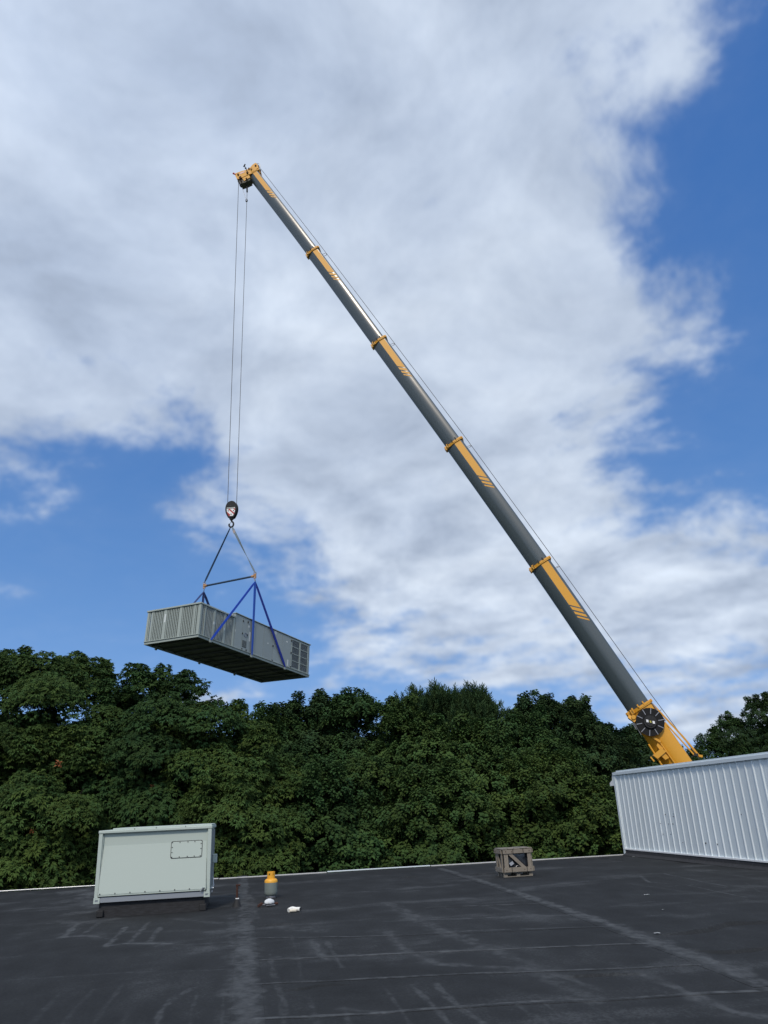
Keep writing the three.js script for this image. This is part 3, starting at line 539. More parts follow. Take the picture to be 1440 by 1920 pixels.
function tube(h, t0, t1, n = 8, grow = 0) {
  const prof = section(h, grow), rings = [];
  const pre = prof.map(([nn, s]) => [nn * 0.9, s * 0.9]);
  rings.push(pre.map(([a, s]) => bb(t0, a, s)));
  for (let i = 0; i <= n; i++) rings.push(prof.map(([a, s]) => bb(mix(t0, t1, i / n), a, s)));
  rings.push(pre.map(([a, s]) => bb(t1, a, s)));
  const g = toCreasedNormals(loft(rings).toNonIndexed(), 0.55), u = g.attributes.uv; for (let i = 0; i < u.count; i++) u.setXY(i, u.getX(i) * 2, u.getY(i) * 0.35);
  return g;
}
{
  const pivot = bp(-11, -0.4, 0);
  const o = thing('mobile_crane', 'yellow and grey telescopic crane with long boom reaching up behind the metal building', 'crane', [pivot.x, GROUND, pivot.z]);
  const P = (name, geo, mat, parent = o) => { const g = Array.isArray(geo) ? join(geo) : geo; g.translate(-pivot.x, -GROUND, -pivot.z); return part(name, g, mat, parent); };
  const heights = [1.15, 1.06, 0.97, 0.89, 0.82, 0.76], ends = [0, 8.45, 16.9, 25.3, 33.85, 42.45];
  const secs = heights.map((h, k) => P('boom_section', tube(h, k ? ends[k - 1] - 0.6 : -11.4, ends[k], k ? 10 : 12), k ? MAT.boom : MAT.yellow));
  // collars at the mouth of each section, with wear-pad blocks and a rope guide
  for (let k = 0; k < 5; k++) {
    const h = heights[k], t = ends[k], c = P('boom_collar', [tube(h, t - 0.1, t + 0.05, 1, 0.06), ...[-0.8, -0.3, 0.3, 0.8].map(a => { const s = Math.sin(a) * h * 0.43, n = -Math.cos(a) * h * 0.53; return bar(bb(t - 0.1, n, s), bb(t + 0.12, n, s), 0.12, 0.14, BN); })], MAT.yellow);
    P('collar_flange', [prism([bb(t, -h * 0.05, h * 0.4 + 0.075), bb(t, h / 2 + 0.02, h * 0.4 + 0.075), bb(t + 0.02, h / 2 + 0.12, h * 0.3), bb(t + 0.02, h / 2 + 0.12, -h * 0.3), bb(t, h / 2 + 0.02, -h * 0.4 - 0.075)].filter((_, i) => i < 3), BT.clone().multiplyScalar(-0.05)), bar(bb(t - 0.02, h / 2 + 0.07, -h * 0.36), bb(t - 0.02, h / 2 + 0.07, h * 0.4), 0.05, 0.14, BT)], MAT.yellow, c);
    P('clamp_bolt', [-0.32, -0.05, 0.2].map(f => bar(bb(t + 0.02, f * h, h * 0.41 + 0.06), bb(t + 0.16, f * h, h * 0.41 + 0.06), 0.05, 0.06, BN)), k ? MAT.dark : MAT.yellow, c);
    P('rope_guide', [rod(bb(t - 0.55, h / 2, 0.1), bb(t - 0.6, h / 2 + 0.26, 0.1), 0.015), rod(bb(t - 0.55, h / 2, -0.1), bb(t - 0.6, h / 2 + 0.26, -0.1), 0.015), rod(bb(t - 0.6, h / 2 + 0.26, -0.1), bb(t - 0.6, h / 2 + 0.26, 0.1), 0.015)], MAT.steel, c);
  }
  // painted stripes: one long field and three slanting bars on each web
  const lens = [0, 2.55, 2.4, 2.2, 2.1, 2.05];
  for (let k = 1; k <= 5; k++) for (const sd of [1, -1]) {
    const h = heights[k], s = sd * (h * 0.4 + 0.001), off = BS.clone().multiplyScalar(sd * 0.004), n0 = -0.01 * h, n1 = 0.375 * h, t = ends[k] - 0.06;
    const field = (ta, tb, sl) => { const q = [[ta, n0], [tb, n0], [tb - sl, n1], [ta - (ta === t ? 0 : sl), n1]]; return prism(q.map(([x, n]) => bb(x, n, s)), off); };
    P('stripe', field(t, t - lens[k], 0.42 * h), MAT.yellow, secs[k]);
    let x = t - lens[k] - 0.09;
    for (const w of [0.2, 0.16, 0.1]) { P('stripe', field(x, x - w, 0.42 * h), MAT.yellow, secs[k]); x -= w + 0.11; }
  }
  // boom head: cheek plates, sheaves, pins
  const outline = [[42.3, 0.3], [42.72, 0.42], [43.0, 0.38], [42.98, 0.1], [42.88, -0.1], [42.86, -0.42], [42.98, -0.7], [43.12, -1.18], [42.98, -1.3], [42.62, -1.33], [42.48, -1.2], [42.45, -0.85], [42.4, -0.55], [42.3, -0.2]];
  const head = P('boom_head', [...[0.33, 0.03, -0.33].map(s => prism(outline.map(([t, n]) => bp(t, n, s)), BS.clone().multiplyScalar(-0.035))), bar(bp(42.3, -0.75, -0.3), bp(42.3, -0.75, 0.3), 0.5, 0.35, BT), bar(bp(42.62, 0.12, -0.36), bp(42.62, 0.12, 0.36), 0.35, 0.4, BT)], MAT.yellow);
  P('head_flange', tube(0.76, 42.36, 42.5, 1, 0.05), MAT.yellow, head);
  const disc = (t, n, r, s, w) => rod(bp(t, n, s - w / 2), bp(t, n, s + w / 2), r, 20);
  for (const s of [-0.18, 0.16]) { P('sheave', disc(42.78, 0.22, 0.26, s, 0.09), MAT.dark, head); P('sheave', disc(42.42, -1.12, 0.27, s, 0.09), MAT.dark, head); }
  P('head_shadow_block', [prism([bp(42.58, -1.28, 0.26), bp(42.1, -1.33, 0.26), bp(42.0, -1.0, 0.26), bp(41.95, -0.62, 0.26), bp(42.42, -0.5, 0.26)], BS.clone().multiplyScalar(-0.52))], std(0.07, 0.066, 0.05, 0.6), head);  // block below the head plates, their shadow put into its dark colour
  P('pin', [[42.7, 0.25], [42.8, -0.25], [42.55, -0.5], [42.5, -1.1], [42.85, -1.1], [42.15, -1.2], [42.1, -0.8], [42.65, -0.15]].map(([t, n], i) => disc(t, n, [0.06, 0.05, 0.07, 0.09, 0.06, 0.05, 0.06, 0.045][i], 0.36, 0.1)), MAT.rust, head);
  P('label_plate', prism([bp(42.75, -0.62, 0.336), bp(42.86, -0.62, 0.336), bp(42.92, -0.95, 0.336), bp(42.8, -0.95, 0.336)], BS.clone().multiplyScalar(0.006)), std(0.75, 0.5, 0.48, 0.5), head);
  P('warning_light', [rod(bp(43.02, -1.22, 0.3), bp(43.2, -1.3, 0.3), 0.05), rod(bp(43.2, -1.3, 0.3), bp(43.26, -1.32, 0.3), 0.06)], MAT.red, head);
  P('anemometer', [rod(bp(42.7, -0.45, 0.34), bp(43.28, -0.38, 0.34), 0.03), rod(bp(43.24, -0.46, 0.34), bp(43.36, -0.28, 0.34), 0.045), rod(bp(43.0, -0.35, 0.34), bp(43.02, -0.48, 0.34), 0.035)], MAT.black, head);
  P('rope_hoop', new THREE.TubeGeometry(new THREE.CatmullRomCurve3([bp(42.9, 0.3, 0.2), bp(43.02, 0.45, 0.2), bp(42.85, 0.58, 0.2), bp(42.55, 0.5, 0.2), bp(42.4, 0.3, 0.2)]), 16, 0.022, 6), MAT.white, head);
  P('rope_anchor', [rod(bp(41.95, -0.98, 0), bp(41.42, -1.24, 0), 0.055, 10)], MAT.black, head);
  // ropes: one along the back of the boom, two falls to the hook block, and the switch weight
  const line = (pts, r, name, mat = MAT.rope) => { const out = []; for (let i = 0; i < pts.length - 1; i++) out.push(rod(pts[i], pts[i + 1], r, 6)); return P(name, out, mat); };
  line([[42.55, 0.47], [33.9, 0.66], [25.3, 0.76], [16.9, 0.84], [8.5, 0.8], [0.2, 0.69], [-9.2, 0.75]].map(([t, n]) => bp(t, n, 0.05)), 0.017, 'hoist_rope');
  const fallA = bp(42.55, -1.36, 0), fallB = bp(41.42, -1.24, 0);
  line([fallA, V(-9.02, 18.35, -41.2)], 0.017, 'hoist_rope');
  line([fallB, V(-8.5, 18.35, -41.2)], 0.017, 'hoist_rope');
  const sw = V(fallB.x - 0.02, fallB.y - 0.78, fallB.z);
  P('switch_weight', [rod(bp(41.93, -1.36, 0), sw, 0.012, 6), cyl(0.07, 0.09, 0.1, sw.x, sw.y, sw.z, 10), cyl(0.04, 0.07, 0.07, sw.x, sw.y + 0.08, sw.z, 10)], MAT.steel);
  // side gear of the base section: cable reel, fold-out rods, brackets
  const cs = 0.66, rc = [-0.79, -0.23], R = 0.645;
  const ringAt = (a, r, s) => bp(rc[0] + Math.sin(a) * r, rc[1] + Math.cos(a) * r, s);
  const reel = P('cable_reel', [disc(rc[0], rc[1], R, cs, 0.02), disc(rc[0], rc[1], R * 0.96, cs - 0.16, 0.02), disc(rc[0], rc[1], R * 0.5, cs - 0.08, 0.15)], std(0.006, 0.0065, 0.0075, 0.9));
  P('cable_winding', disc(rc[0], rc[1], R * 0.86, cs - 0.08, 0.12), MAT.dark, reel);
  P('hub', [disc(rc[0], rc[1], 0.29, cs + 0.05, 0.1), disc(rc[0], rc[1], 0.2, cs + 0.11, 0.04)], MAT.black, reel);
  for (let i = 0; i < 10; i++) { const a = i / 10 * 6.2832 + 0.25; P('spoke', bar(ringAt(a, 0.37, cs + 0.016), ringAt(a, R * 0.985, cs + 0.016), 0.035, 0.014, BS), MAT.steel, reel); }
  for (const [dt, dn, w, m] of [[0.1, -0.1, 0.13, MAT.white], [0.0, 0.0, 0.09, std(0.45, 0.42, 0.08, 0.5)], [-0.1, 0.1, 0.13, MAT.white]]) { const c = (x, n) => bp(rc[0] + dt + x, rc[1] + dn + n, cs + 0.131); P('sticker', prism([c(-0.02, -w / 2), c(w / 2 + 0.02, -0.01), c(0.02, w / 2), c(-w / 2 - 0.02, 0.01)], BS.clone().multiplyScalar(0.004)), m, reel); }
  P('reel_bracket', [bar(bp(-0.79, -0.23, 0.35), bp(-0.79, -0.23, cs), 0.25, 0.25, BT), rod(bp(-0.46, -0.86, 0.6), bp(-1.05, -0.92, 0.6), 0.025)], MAT.steel, reel);
  P('fold_rod', [bar(bp(-0.15, 0.42, 0.3), bp(-2.0, 0.66, 0.3), 0.06, 0.07, BN), bar(bp(-2.0, 0.66, 0.3), bp(-3.2, 0.76, 0.3), 0.06, 0.08, BN), bar(bp(-3.12, 0.74, 0.3), bp(-3.22, 0.86, 0.3), 0.14, 0.1, BN)], MAT.yellow);
  P('fold_rod', [bar(bp(-1.15, 0.37, 0.36), bp(-2.98, 0.58, 0.36), 0.05, 0.06, BN)], MAT.yellow);
  P('rod_hinge', [bar(bp(-2.98, 0.56, 0.33), bp(-3.05, 0.74, 0.33), 0.12, 0.1, BT), rod(bp(-3.0, 0.42, 0.33), bp(-3.0, 0.6, 0.33), 0.02)], MAT.dark);
  P('fold_rod', [rod(bp(-0.05, 0.4, 0.42), bp(-0.6, 0.4, 0.42), 0.03), rod(bp(-0.6, 0.4, 0.42), bp(-1.12, 0.42, 0.42), 0.03)], MAT.steel);
  const brk = P('stow_bracket', [prism([[-2.05, -1.02], [-1.98, -0.5], [-2.22, -0.42], [-2.28, -0.94]].map(([t, n]) => bp(t, n, 0.6)), BS.clone().multiplyScalar(-0.28)), prism([[-1.8, -0.62], [-1.72, -0.5], [-2.04, -0.42], [-2.06, -0.6]].map(([t, n]) => bp(t, n, 0.52)), BS.clone().multiplyScalar(-0.1)), prism([[-2.2, -0.74], [-2.22, -0.5], [-2.5, -0.46], [-2.5, -0.66]].map(([t, n]) => bp(t, n, 0.52)), BS.clone().multiplyScalar(-0.1)), bar(bp(-2.05, -1.14, 0.45), bp(-2.3, -1.12, 0.45), 0.1, 0.06, BN)], MAT.yellow);
  P('guide_rail', [rod(bp(-1.55, -0.86, 0.4), bp(-3.4, -0.97, 0.4), 0.045)], MAT.yellow);
  P('guide_rail', [bar(bp(-1.7, -0.38, 0.475), bp(-6, -0.42, 0.475), 0.03, 0.05, BN), bar(bp(-1.45, -0.5, 0.5), bp(-1.75, -0.36, 0.5), 0.1, 0.1, BN)], MAT.yellow);
  P('lower_pulley', [disc(-0.22, -0.72, 0.1, 0.5, 0.2), bar(bp(-0.1, -0.85, 0.3), bp(-0.45, -0.75, 0.5), 0.16, 0.16, BN)], MAT.yellow);
  P('hydraulic_valve', [bar(bp(-0.4, -0.82, 0.3), bp(-0.75, -0.86, 0.3), 0.16, 0.16, BN)], MAT.galv);
  // carrier, turntable and lift cylinder, hidden behind the building
  const yaw = TURN, cx = pivot.x - 1.2, cz = pivot.z;
  const W = (sx, sy, sz, x, y, z, rad = 0.08) => { const g = bx(sx, sy, sz, x, y, z, 0, 0, 0, rad); g.rotateY(yaw); g.translate(cx, GROUND, cz); return g; };
  P('chassis', [W(13, 0.7, 2.7, 0, 1.3, 0), W(12, 0.3, 2.4, 0, 1.8, 0)], MAT.yellow);
  P('driver_cab', [W(2.2, 1.9, 2.6, -5.6, 2.3, 0, 0.2)], MAT.yellow);
  P('turntable', [W(5, 0.9, 2.5, 2.2, 2.4, 0, 0.15), W(1.6, 1.7, 1.0, 0.2, 2.9, -0.85, 0.15), W(1.8, 1.5, 2.5, 4.6, 2.9, 0, 0.15)], MAT.yellow);
  P('lift_cylinder', rod(V(cx - 1.5, GROUND + 2.3, cz), bb(-5.5, -0.5, 0), 0.2, 14), MAT.steel);
  for (const x of [-4.7, -3.1, 0.9, 2.5, 4.1]) for (const z of [-1.05, 1.05]) {
    const q = V(x, 0.72, z).applyAxisAngle(V(0, 1, 0), yaw).add(V(cx, GROUND, cz)), ax = V(0, 0, 0.26).applyAxisAngle(V(0, 1, 0), yaw);
    P('wheel', rod(q.clone().sub(ax), q.clone().add(ax), 0.72, 24), MAT.black);
  }
}

// ------------------------------------------------------------------ hook block, spreader beam, slings, hanging unit
const HOOK = V(-8.77, 17.17, -41.21);
{
  const o = thing('hook_block', 'black crane hook block with red and white hazard stripes hanging on two ropes', 'hook block', HOOK.toArray(), Math.atan2(BS.x, BS.z));
  const egg = (w, y0, y1, yw, low) => { const s = new THREE.Shape(); s.moveTo(-low, y0); s.lineTo(low, y0); s.quadraticCurveTo(w * 0.98, y0 + 0.28, w, yw); s.bezierCurveTo(w, yw + 0.32, w * 0.55, y1, 0, y1); s.bezierCurveTo(-w * 0.55, y1, -w, yw + 0.32, -w, yw); s.quadraticCurveTo(-w * 0.98, y0 + 0.28, -low, y0); return s; };
  for (const z of [0.1, -0.14]) { const g = new THREE.ExtrudeGeometry(egg(0.335, 0.44, 1.45, 0.98, 0.15), { depth: 0.04, bevelEnabled: true, bevelSize: 0.012, bevelThickness: 0.012, bevelSegments: 1 }); g.translate(0, 0, z); part('cheek_plate', g, MAT.black, o); }
  part('sheave', rod(V(0, 1.1, -0.08), V(0, 1.1, 0.09), 0.27, 24), MAT.dark, o);
  part('axle', [rod(V(0, 1.13, -0.2), V(0, 1.13, 0.18), 0.06, 12)], MAT.dark, o);
  // hazard plate: white with slanting red bands, on both cheeks
  for (const s of [1, -1]) {
    const z = s > 0 ? 0.155 : -0.155, pl = [[-0.25, 0.96], [0.27, 0.96], [0.25, 0.8], [0.14, 0.52], [-0.11, 0.52], [-0.23, 0.78]];
    const plate = part('hazard_plate', prism(pl.map(([x, y]) => V(x, y, z)), V(0, 0, 0.006 * s)), MAT.white, o);
    for (const q of [[[-0.17, 0.955], [-0.05, 0.955], [0.225, 0.68], [0.195, 0.6]], [[-0.24, 0.82], [-0.02, 0.6], [-0.06, 0.525], [-0.11, 0.525], [-0.215, 0.74]], [[0.14, 0.955], [0.265, 0.955], [0.258, 0.84]]]) part('red_band', prism(q.map(([x, y]) => V(x, y, z + 0.006 * s)), V(0, 0, 0.003 * s)), MAT.red, plate);
    for (const [x, y] of [[-0.15, 0.85], [0.17, 0.83], [0.03, 0.62]]) part('bolt', rod(V(x, y, z), V(x, y, z + 0.03 * s), 0.03, 8), MAT.black, plate);
    const lp = part('load_plate', prism([V(-0.24, 1.06, z), V(0.25, 1.035, z), V(0.25, 0.975, z), V(-0.24, 0.995, z)], V(0, 0, 0.006 * s)), std(0.6, 0.62, 0.6, 0.5), o);
    part('plate_text', [0, 1, 2, 3, 4, 5].map(i => bx(0.05, 0.02, 0.003, -0.19 + i * 0.07, 1.026 - i * 0.0035, z + 0.0075 * s)), MAT.dark, lp);
  }
  part('swivel', [lathe([[0.0, 0.44], [0.1, 0.44], [0.13, 0.38], [0.07, 0.32], [0.05, 0.26], [0, 0.26]], 16)], MAT.black, o);
  const hk = new THREE.CatmullRomCurve3([V(0, 0.32, 0), V(0.02, 0.24, 0), V(0.1, 0.16, 0), V(0.125, 0.04, 0), V(0.07, -0.08, 0), V(-0.05, -0.1, 0), V(-0.13, -0.01, 0), V(-0.13, 0.1, 0)]);
  part('hook', new THREE.TubeGeometry(hk, 28, 0.05, 10), MAT.dark, o);
  part('latch', bar(V(0.03, 0.24, 0), V(-0.12, 0.1, 0), 0.03, 0.02), MAT.steel, o);
}
const BARL = V(-10.372, 13.86, -41.977), BARR = V(-7.109, 13.646, -39.767), SHL = V(-10.39, 13.53, -41.985), SHR = V(-7.088, 13.316, -39.757);
function webbing(o, a, b, w, mat, hint, name = 'strap', twist = 0) {        // a flat strap from a to b, twisting on its way
  const n = 14, d = b.clone().sub(a).normalize(), s = hint.clone().sub(d.clone().multiplyScalar(hint.dot(d))).normalize(), t = d.clone().cross(s), rings = [];
  for (let i = 0; i <= n; i++) {
    const u = i / n, p = a.clone().lerp(b, u), an = twist * u, e1 = s.clone().multiplyScalar(Math.cos(an)).addScaledVector(t, Math.sin(an)), e2 = d.clone().cross(e1);
    const ww = w / 2 * (u < 0.06 ? 0.5 + u * 8 : u > 0.94 ? 0.5 + (1 - u) * 8 : 1);
    rings.push([[1, 0.5], [1, -0.5], [-1, -0.5], [-1, 0.5]].map(([x, y]) => p.clone().addScaledVector(e1, x * ww).addScaledVector(e2, y * 0.024)));
  }
  const g = loft(rings).toNonIndexed(); g.computeVertexNormals(); g.translate(-o.position.x, -o.position.y, -o.position.z); return part(name, g, mat, o);
}
{
  const mid = BARL.clone().lerp(BARR, 0.5), o = thing('spreader_beam', 'dark spreader beam with orange ends hanging below the hook', 'spreader beam', mid.toArray());
  const rel = p => p.clone().sub(mid), L = rel(BARL), R = rel(BARR), ax = R.clone().sub(L).normalize();
  part('beam', rod(L.clone().addScaledVector(ax, 0.12), R.clone().addScaledVector(ax, -0.12), 0.055, 12), std(0.02, 0.045, 0.085, 0.4), o);
  for (const [e, sh, s] of [[L, rel(SHL), 1], [R, rel(SHR), -1]]) {
    const d = ax.clone().multiplyScalar(s);
    part('end_cap', [rod(e.clone().addScaledVector(d, 0.02), e.clone().addScaledVector(d, 0.24), 0.07, 12), bar(e.clone().add(V(0, 0.14, 0)), e.clone().add(V(0, -0.14, 0)), 0.05, 0.16, ax), bar(e.clone().add(V(0, 0.12, 0)), e.clone().addScaledVector(d, 0.2), 0.04, 0.05)], MAT.orange, o);
    const loop = new THREE.CatmullRomCurve3([e.clone().add(V(0, -0.06, 0.05)), e.clone().add(V(0.02, -0.2, 0.06)), sh.clone().add(V(0, 0.02, 0)), e.clone().add(V(-0.02, -0.2, -0.06)), e.clone().add(V(0, -0.06, -0.05))]);
    part('shackle', new THREE.TubeGeometry(loop, 18, 0.02, 8), MAT.steel, o);
    part('top_shackle', new THREE.TorusGeometry(0.07, 0.018, 8, 16).translate(e.x, e.y + 0.17, e.z), MAT.steel, o);
  }
}
{
  const a = thing('lifting_sling', 'thin dark blue-grey sling from the hook to the beam end above the far side', 'sling', HOOK.toArray());
  webbing(a, HOOK.clone().add(V(-0.03, -0.08, 0)), BARL.clone().add(V(0, 0.2, 0)), 0.1, std(0.035, 0.075, 0.15, 0.8), BS, 'strap', 1.0);
  const b = thing('lifting_sling', 'grey flat sling from the hook to the beam end above the panelled side', 'sling', HOOK.toArray());
  webbing(b, HOOK.clone().add(V(0.03, -0.08, 0)), BARR.clone().add(V(0, 0.2, 0)), 0.13, MAT.greySling, V(1, 0, 0), 'strap', 2.6);
  const tg = HOOK.clone().lerp(BARR, 0.13); tg.y -= 0.02; part('tag', bx(0.14, 0.2, 0.04, tg.x - HOOK.x, tg.y - HOOK.y, tg.z - HOOK.z, 0, 0.4), std(0.35, 0.3, 0.28, 0.8), b);
}
const UM = M4().set(0.43076, 0.04325, 0.90143, -8.46575, -0.06913, 0.9975, -0.01482, 9.3226, -0.89981, -0.05593, 0.43267, -41.25426, 0, 0, 0, 1);
const UL = 10, UW = 3.355, UHC = 1.73, UHA = 1.935;
const uw = (x, y, z) => V(x, y, z).applyMatrix4(UM);
{
  const lx = [-4.1, -0.72, 2.4], nm = ['condenser end', 'middle', 'louvred end'];
  for (let i = 0; i < 3; i++) {
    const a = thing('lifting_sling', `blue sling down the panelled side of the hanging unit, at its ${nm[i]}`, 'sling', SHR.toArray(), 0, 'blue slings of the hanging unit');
    const ca = std([0.012, 0.02, 0.008][i], [0.07, 0.1, 0.028][i], [0.5, 0.5, 0.28][i], 0.75);  // sunlit and shaded look of the straps put into their separate blues
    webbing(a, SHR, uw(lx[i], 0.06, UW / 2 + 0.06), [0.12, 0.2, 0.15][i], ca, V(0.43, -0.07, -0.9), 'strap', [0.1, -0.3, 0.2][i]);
    const b = thing('lifting_sling', `dark blue sling down behind the hanging unit, at its ${nm[i]}`, 'sling', SHL.toArray(), 0, 'blue slings of the hanging unit');
    webbing(b, SHL, uw(lx[i], 0.06, -UW / 2 - 0.06), 0.15, std(0.012, 0.03, 0.13, 0.75), V(1, 0, 0.4), 'strap', 0.6);
  }
}
{
  const o = new THREE.Group(); o.name = numbered('air_conditioning_unit'); scene.add(o);
  o.userData = { label: 'long grey air conditioning unit hanging in the air from blue slings', category: 'air unit' };
  UM.decompose(o.position, o.quaternion, o.scale); o.scale.set(1, 1, 1);
  const hl = UL / 2, hz = UW / 2, xj = -2.25, P = (n, g, m, p = o) => part(n, g, m, p);
  // base frame with cross beams and dark pan
  P('base_rail', [bx(UL, 0.13, 0.07, 0, 0.065, hz - 0.035, 0, 0, 0, 0.008), bx(UL, 0.13, 0.07, 0, 0.065, -hz + 0.035, 0, 0, 0, 0.008), bx(0.07, 0.13, UW - 0.16, -hl + 0.036, 0.065, 0, 0, 0, 0, 0.008), bx(0.07, 0.13, UW - 0.16, hl - 0.036, 0.065, 0, 0, 0, 0, 0.008), bx(0.05, 0.03, UW, -hl - 0.02, 0.135, 0), bx(UL, 0.03, 0.05, 0, 0.135, hz + 0.02)], MAT.unitEdge);
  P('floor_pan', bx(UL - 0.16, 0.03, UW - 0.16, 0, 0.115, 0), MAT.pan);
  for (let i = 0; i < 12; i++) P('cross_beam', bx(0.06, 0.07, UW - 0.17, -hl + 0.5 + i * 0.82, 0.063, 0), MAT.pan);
  for (const [x0, x1, z0, z1] of [[-1.9, 0.2, -0.9, 0.7], [2.2, 4.3, -1.0, 0.6]]) P('duct_opening', [bx(x1 - x0, 0.06, 0.05, (x0 + x1) / 2, 0.045, z0), bx(x1 - x0, 0.06, 0.05, (x0 + x1) / 2, 0.045, z1), bx(0.05, 0.06, z1 - z0 - 0.06, x0, 0.045, (z0 + z1) / 2), bx(0.05, 0.06, z1 - z0 - 0.06, x1, 0.045, (z0 + z1) / 2), bx(x1 - x0 - 0.06, 0.012, z1 - z0 - 0.06, (x0 + x1) / 2, 0.094, (z0 + z1) / 2)], MAT.pan);
  for (const x of [-4.1, -0.72, 2.4]) for (const s of [-1, 1]) P('lifting_lug', [bx(0.16, 0.2, 0.03, x, 0.05, s * (hz + 0.03)), bx(0.08, 0.08, 0.06, x, -0.02, s * (hz + 0.02))], MAT.unitEdge);
  // condenser section: coil behind, posts, vertical fin guards
  const inner = 0.14;
  P('coil', bx(xj + hl - inner, UHC - 0.24, UW - 2 * inner, (-hl + xj + inner) / 2, 0.15 + (UHC - 0.24) / 2, 0), MAT.coil);
  P('condenser_top', [bx(xj + hl + 0.06, 0.09, UW + 0.06, (-hl + xj) / 2 - 0.02, UHC - 0.045, 0, 0, 0, 0, 0.02)], MAT.unitEdge);
  const yb = 0.15, yt = UHC - 0.09, ym = (yb + yt) / 2, yh = yt - yb;
  for (const [x, z] of [[-hl + 0.06, hz - 0.06], [-hl + 0.06, -hz + 0.06], [xj - 0.07, hz - 0.06], [xj - 0.07, -hz + 0.06]]) P('corner_post', bx(0.12, yh, 0.12, x, ym, z, 0, 0, 0, 0.01), MAT.unitEdge);
  for (const z of [-1.34, -0.5, 0.46, 1.32]) P('post', bx(0.05, yh, Math.abs(z) > 1 ? 0.09 : 0.16, -hl + 0.028, ym, z), MAT.unitEdge);
  for (const s of [1, -1]) for (const x of [-4.62, -3.9, -3.06]) P('post', bx(x < -4.5 ? 0.07 : 0.13, yh, 0.05, x, ym, s * (hz - 0.028)), MAT.unitEdge);
  const fins = (a, b, step, f) => { const out = []; for (let v = a + step / 2; v < b; v += step) out.push(f(v)); return out; };
  const zs = [-hz + 0.12, -1.385, -1.295, -0.58, -0.42, 0.38, 0.54, 1.275, 1.365, hz - 0.12];
  for (let i = 0; i < zs.length; i += 2) if (zs[i + 1] - zs[i] > 0.05) P('fin_guard', fins(zs[i], zs[i + 1], 0.105, z => bx(0.05, yh, 0.05, -hl + 0.04, ym, z)), MAT.unitEdge);
  const xs = [-hl + 0.12, -4.655, -4.585, -3.965, -3.835, -3.125, -2.995, xj - 0.13];
  for (const s of [1, -1]) for (let i = 0; i < xs.length; i += 2) P('fin_guard', fins(xs[i], xs[i + 1], 0.105, x => bx(0.045, yh, 0.05, x, ym, s * (hz - 0.045))), MAT.unit);
  P('label_plate', bx(0.004, 0.42, 0.1, -hl - 0.0005, 1.2, -0.5), std(0.55, 0.6, 0.6, 0.5));
  P('label_plate', bx(0.09, 0.14, 0.004, -3.92, 0.95, hz + 0.0005), std(0.55, 0.6, 0.6, 0.5)); P('label_plate', bx(0.07, 0.12, 0.004, -3.08, 0.85, hz + 0.0005), std(0.55, 0.6, 0.6, 0.5));
  for (const [x, z] of [[-4.25, -0.85], [-4.25, 0.8], [-3.0, 0.8], [-3.0, -0.85]]) {
    const f = P('fan_shroud', new THREE.LatheGeometry([[0.46, 0], [0.43, 0.02], [0.42, 0.13], [0.435, 0.14], [0.435, 0.12], [0.43, 0.02]].map(q => new THREE.Vector2(...q)), 24).translate(x, UHC, z), MAT.unitEdge);
    P('fan_guard', [0.12, 0.22, 0.32, 0.42].map(r => new THREE.TorusGeometry(r, 0.008, 5, 24).rotateX(Math.PI / 2).translate(x, UHC + 0.145, z)), MAT.fin, f);
    P('fan_blade', [0, 1, 2, 3].map(i => { const g = bx(0.34, 0.012, 0.14, 0.2, 0, 0, 0, 0, 0.45); g.rotateY(i * Math.PI / 2); return g.translate(x, UHC + 0.07, z); }), MAT.dark, f);
  }
  // cabinet section with doors, latches, louvres, stickers
  P('cabinet', bx(hl - xj - 0.04, UHA - 0.17, UW - 0.06, (hl + xj) / 2, 0.14 + (UHA - 0.17) / 2, 0), MAT.unit);
  P('cabinet_roof', bx(hl - xj + 0.06, 0.05, UW + 0.07, (hl + xj) / 2 + 0.01, UHA - 0.012, 0, 0, 0, 0, 0.015), MAT.unitEdge);
  P('end_panel', [bx(0.02, UHA - 0.25, UW / 2 - 0.1, hl - 0.014, UHA / 2 + 0.06, UW / 4 - 0.02), bx(0.02, UHA - 0.25, UW / 2 - 0.1, hl - 0.014, UHA / 2 + 0.06, -UW / 4 + 0.02)], MAT.unit);
  const seams = [xj + 0.02, -1.6, -1.17, -0.68, 0.31, 1.2, 2.08, 3.0], tones = [1, 0.96, 1.04].map(f => { const m = MAT.unit.clone(); m.color.multiplyScalar(f); return m; });
  for (const s of [1, -1]) for (let i = 0; i < seams.length - 1; i++) {
    const a = seams[i] + 0.009, b = seams[i + 1] - 0.009;
    const door = P('door_panel', bx(b - a, UHA - 0.24, 0.028, (a + b) / 2, 0.16 + (UHA - 0.24) / 2, s * (hz - 0.016), 0, 0, 0, 0.006), tones[i % 3]);
    if (s > 0 && [1, 2, 4, 6].includes(i)) for (const y of [1.7, 1.0, 0.2]) P('latch', bx(0.055, 0.09, 0.04, b - 0.01, y + (i === 4 ? -0.02 : 0), hz + 0.015), MAT.black, door);
  }
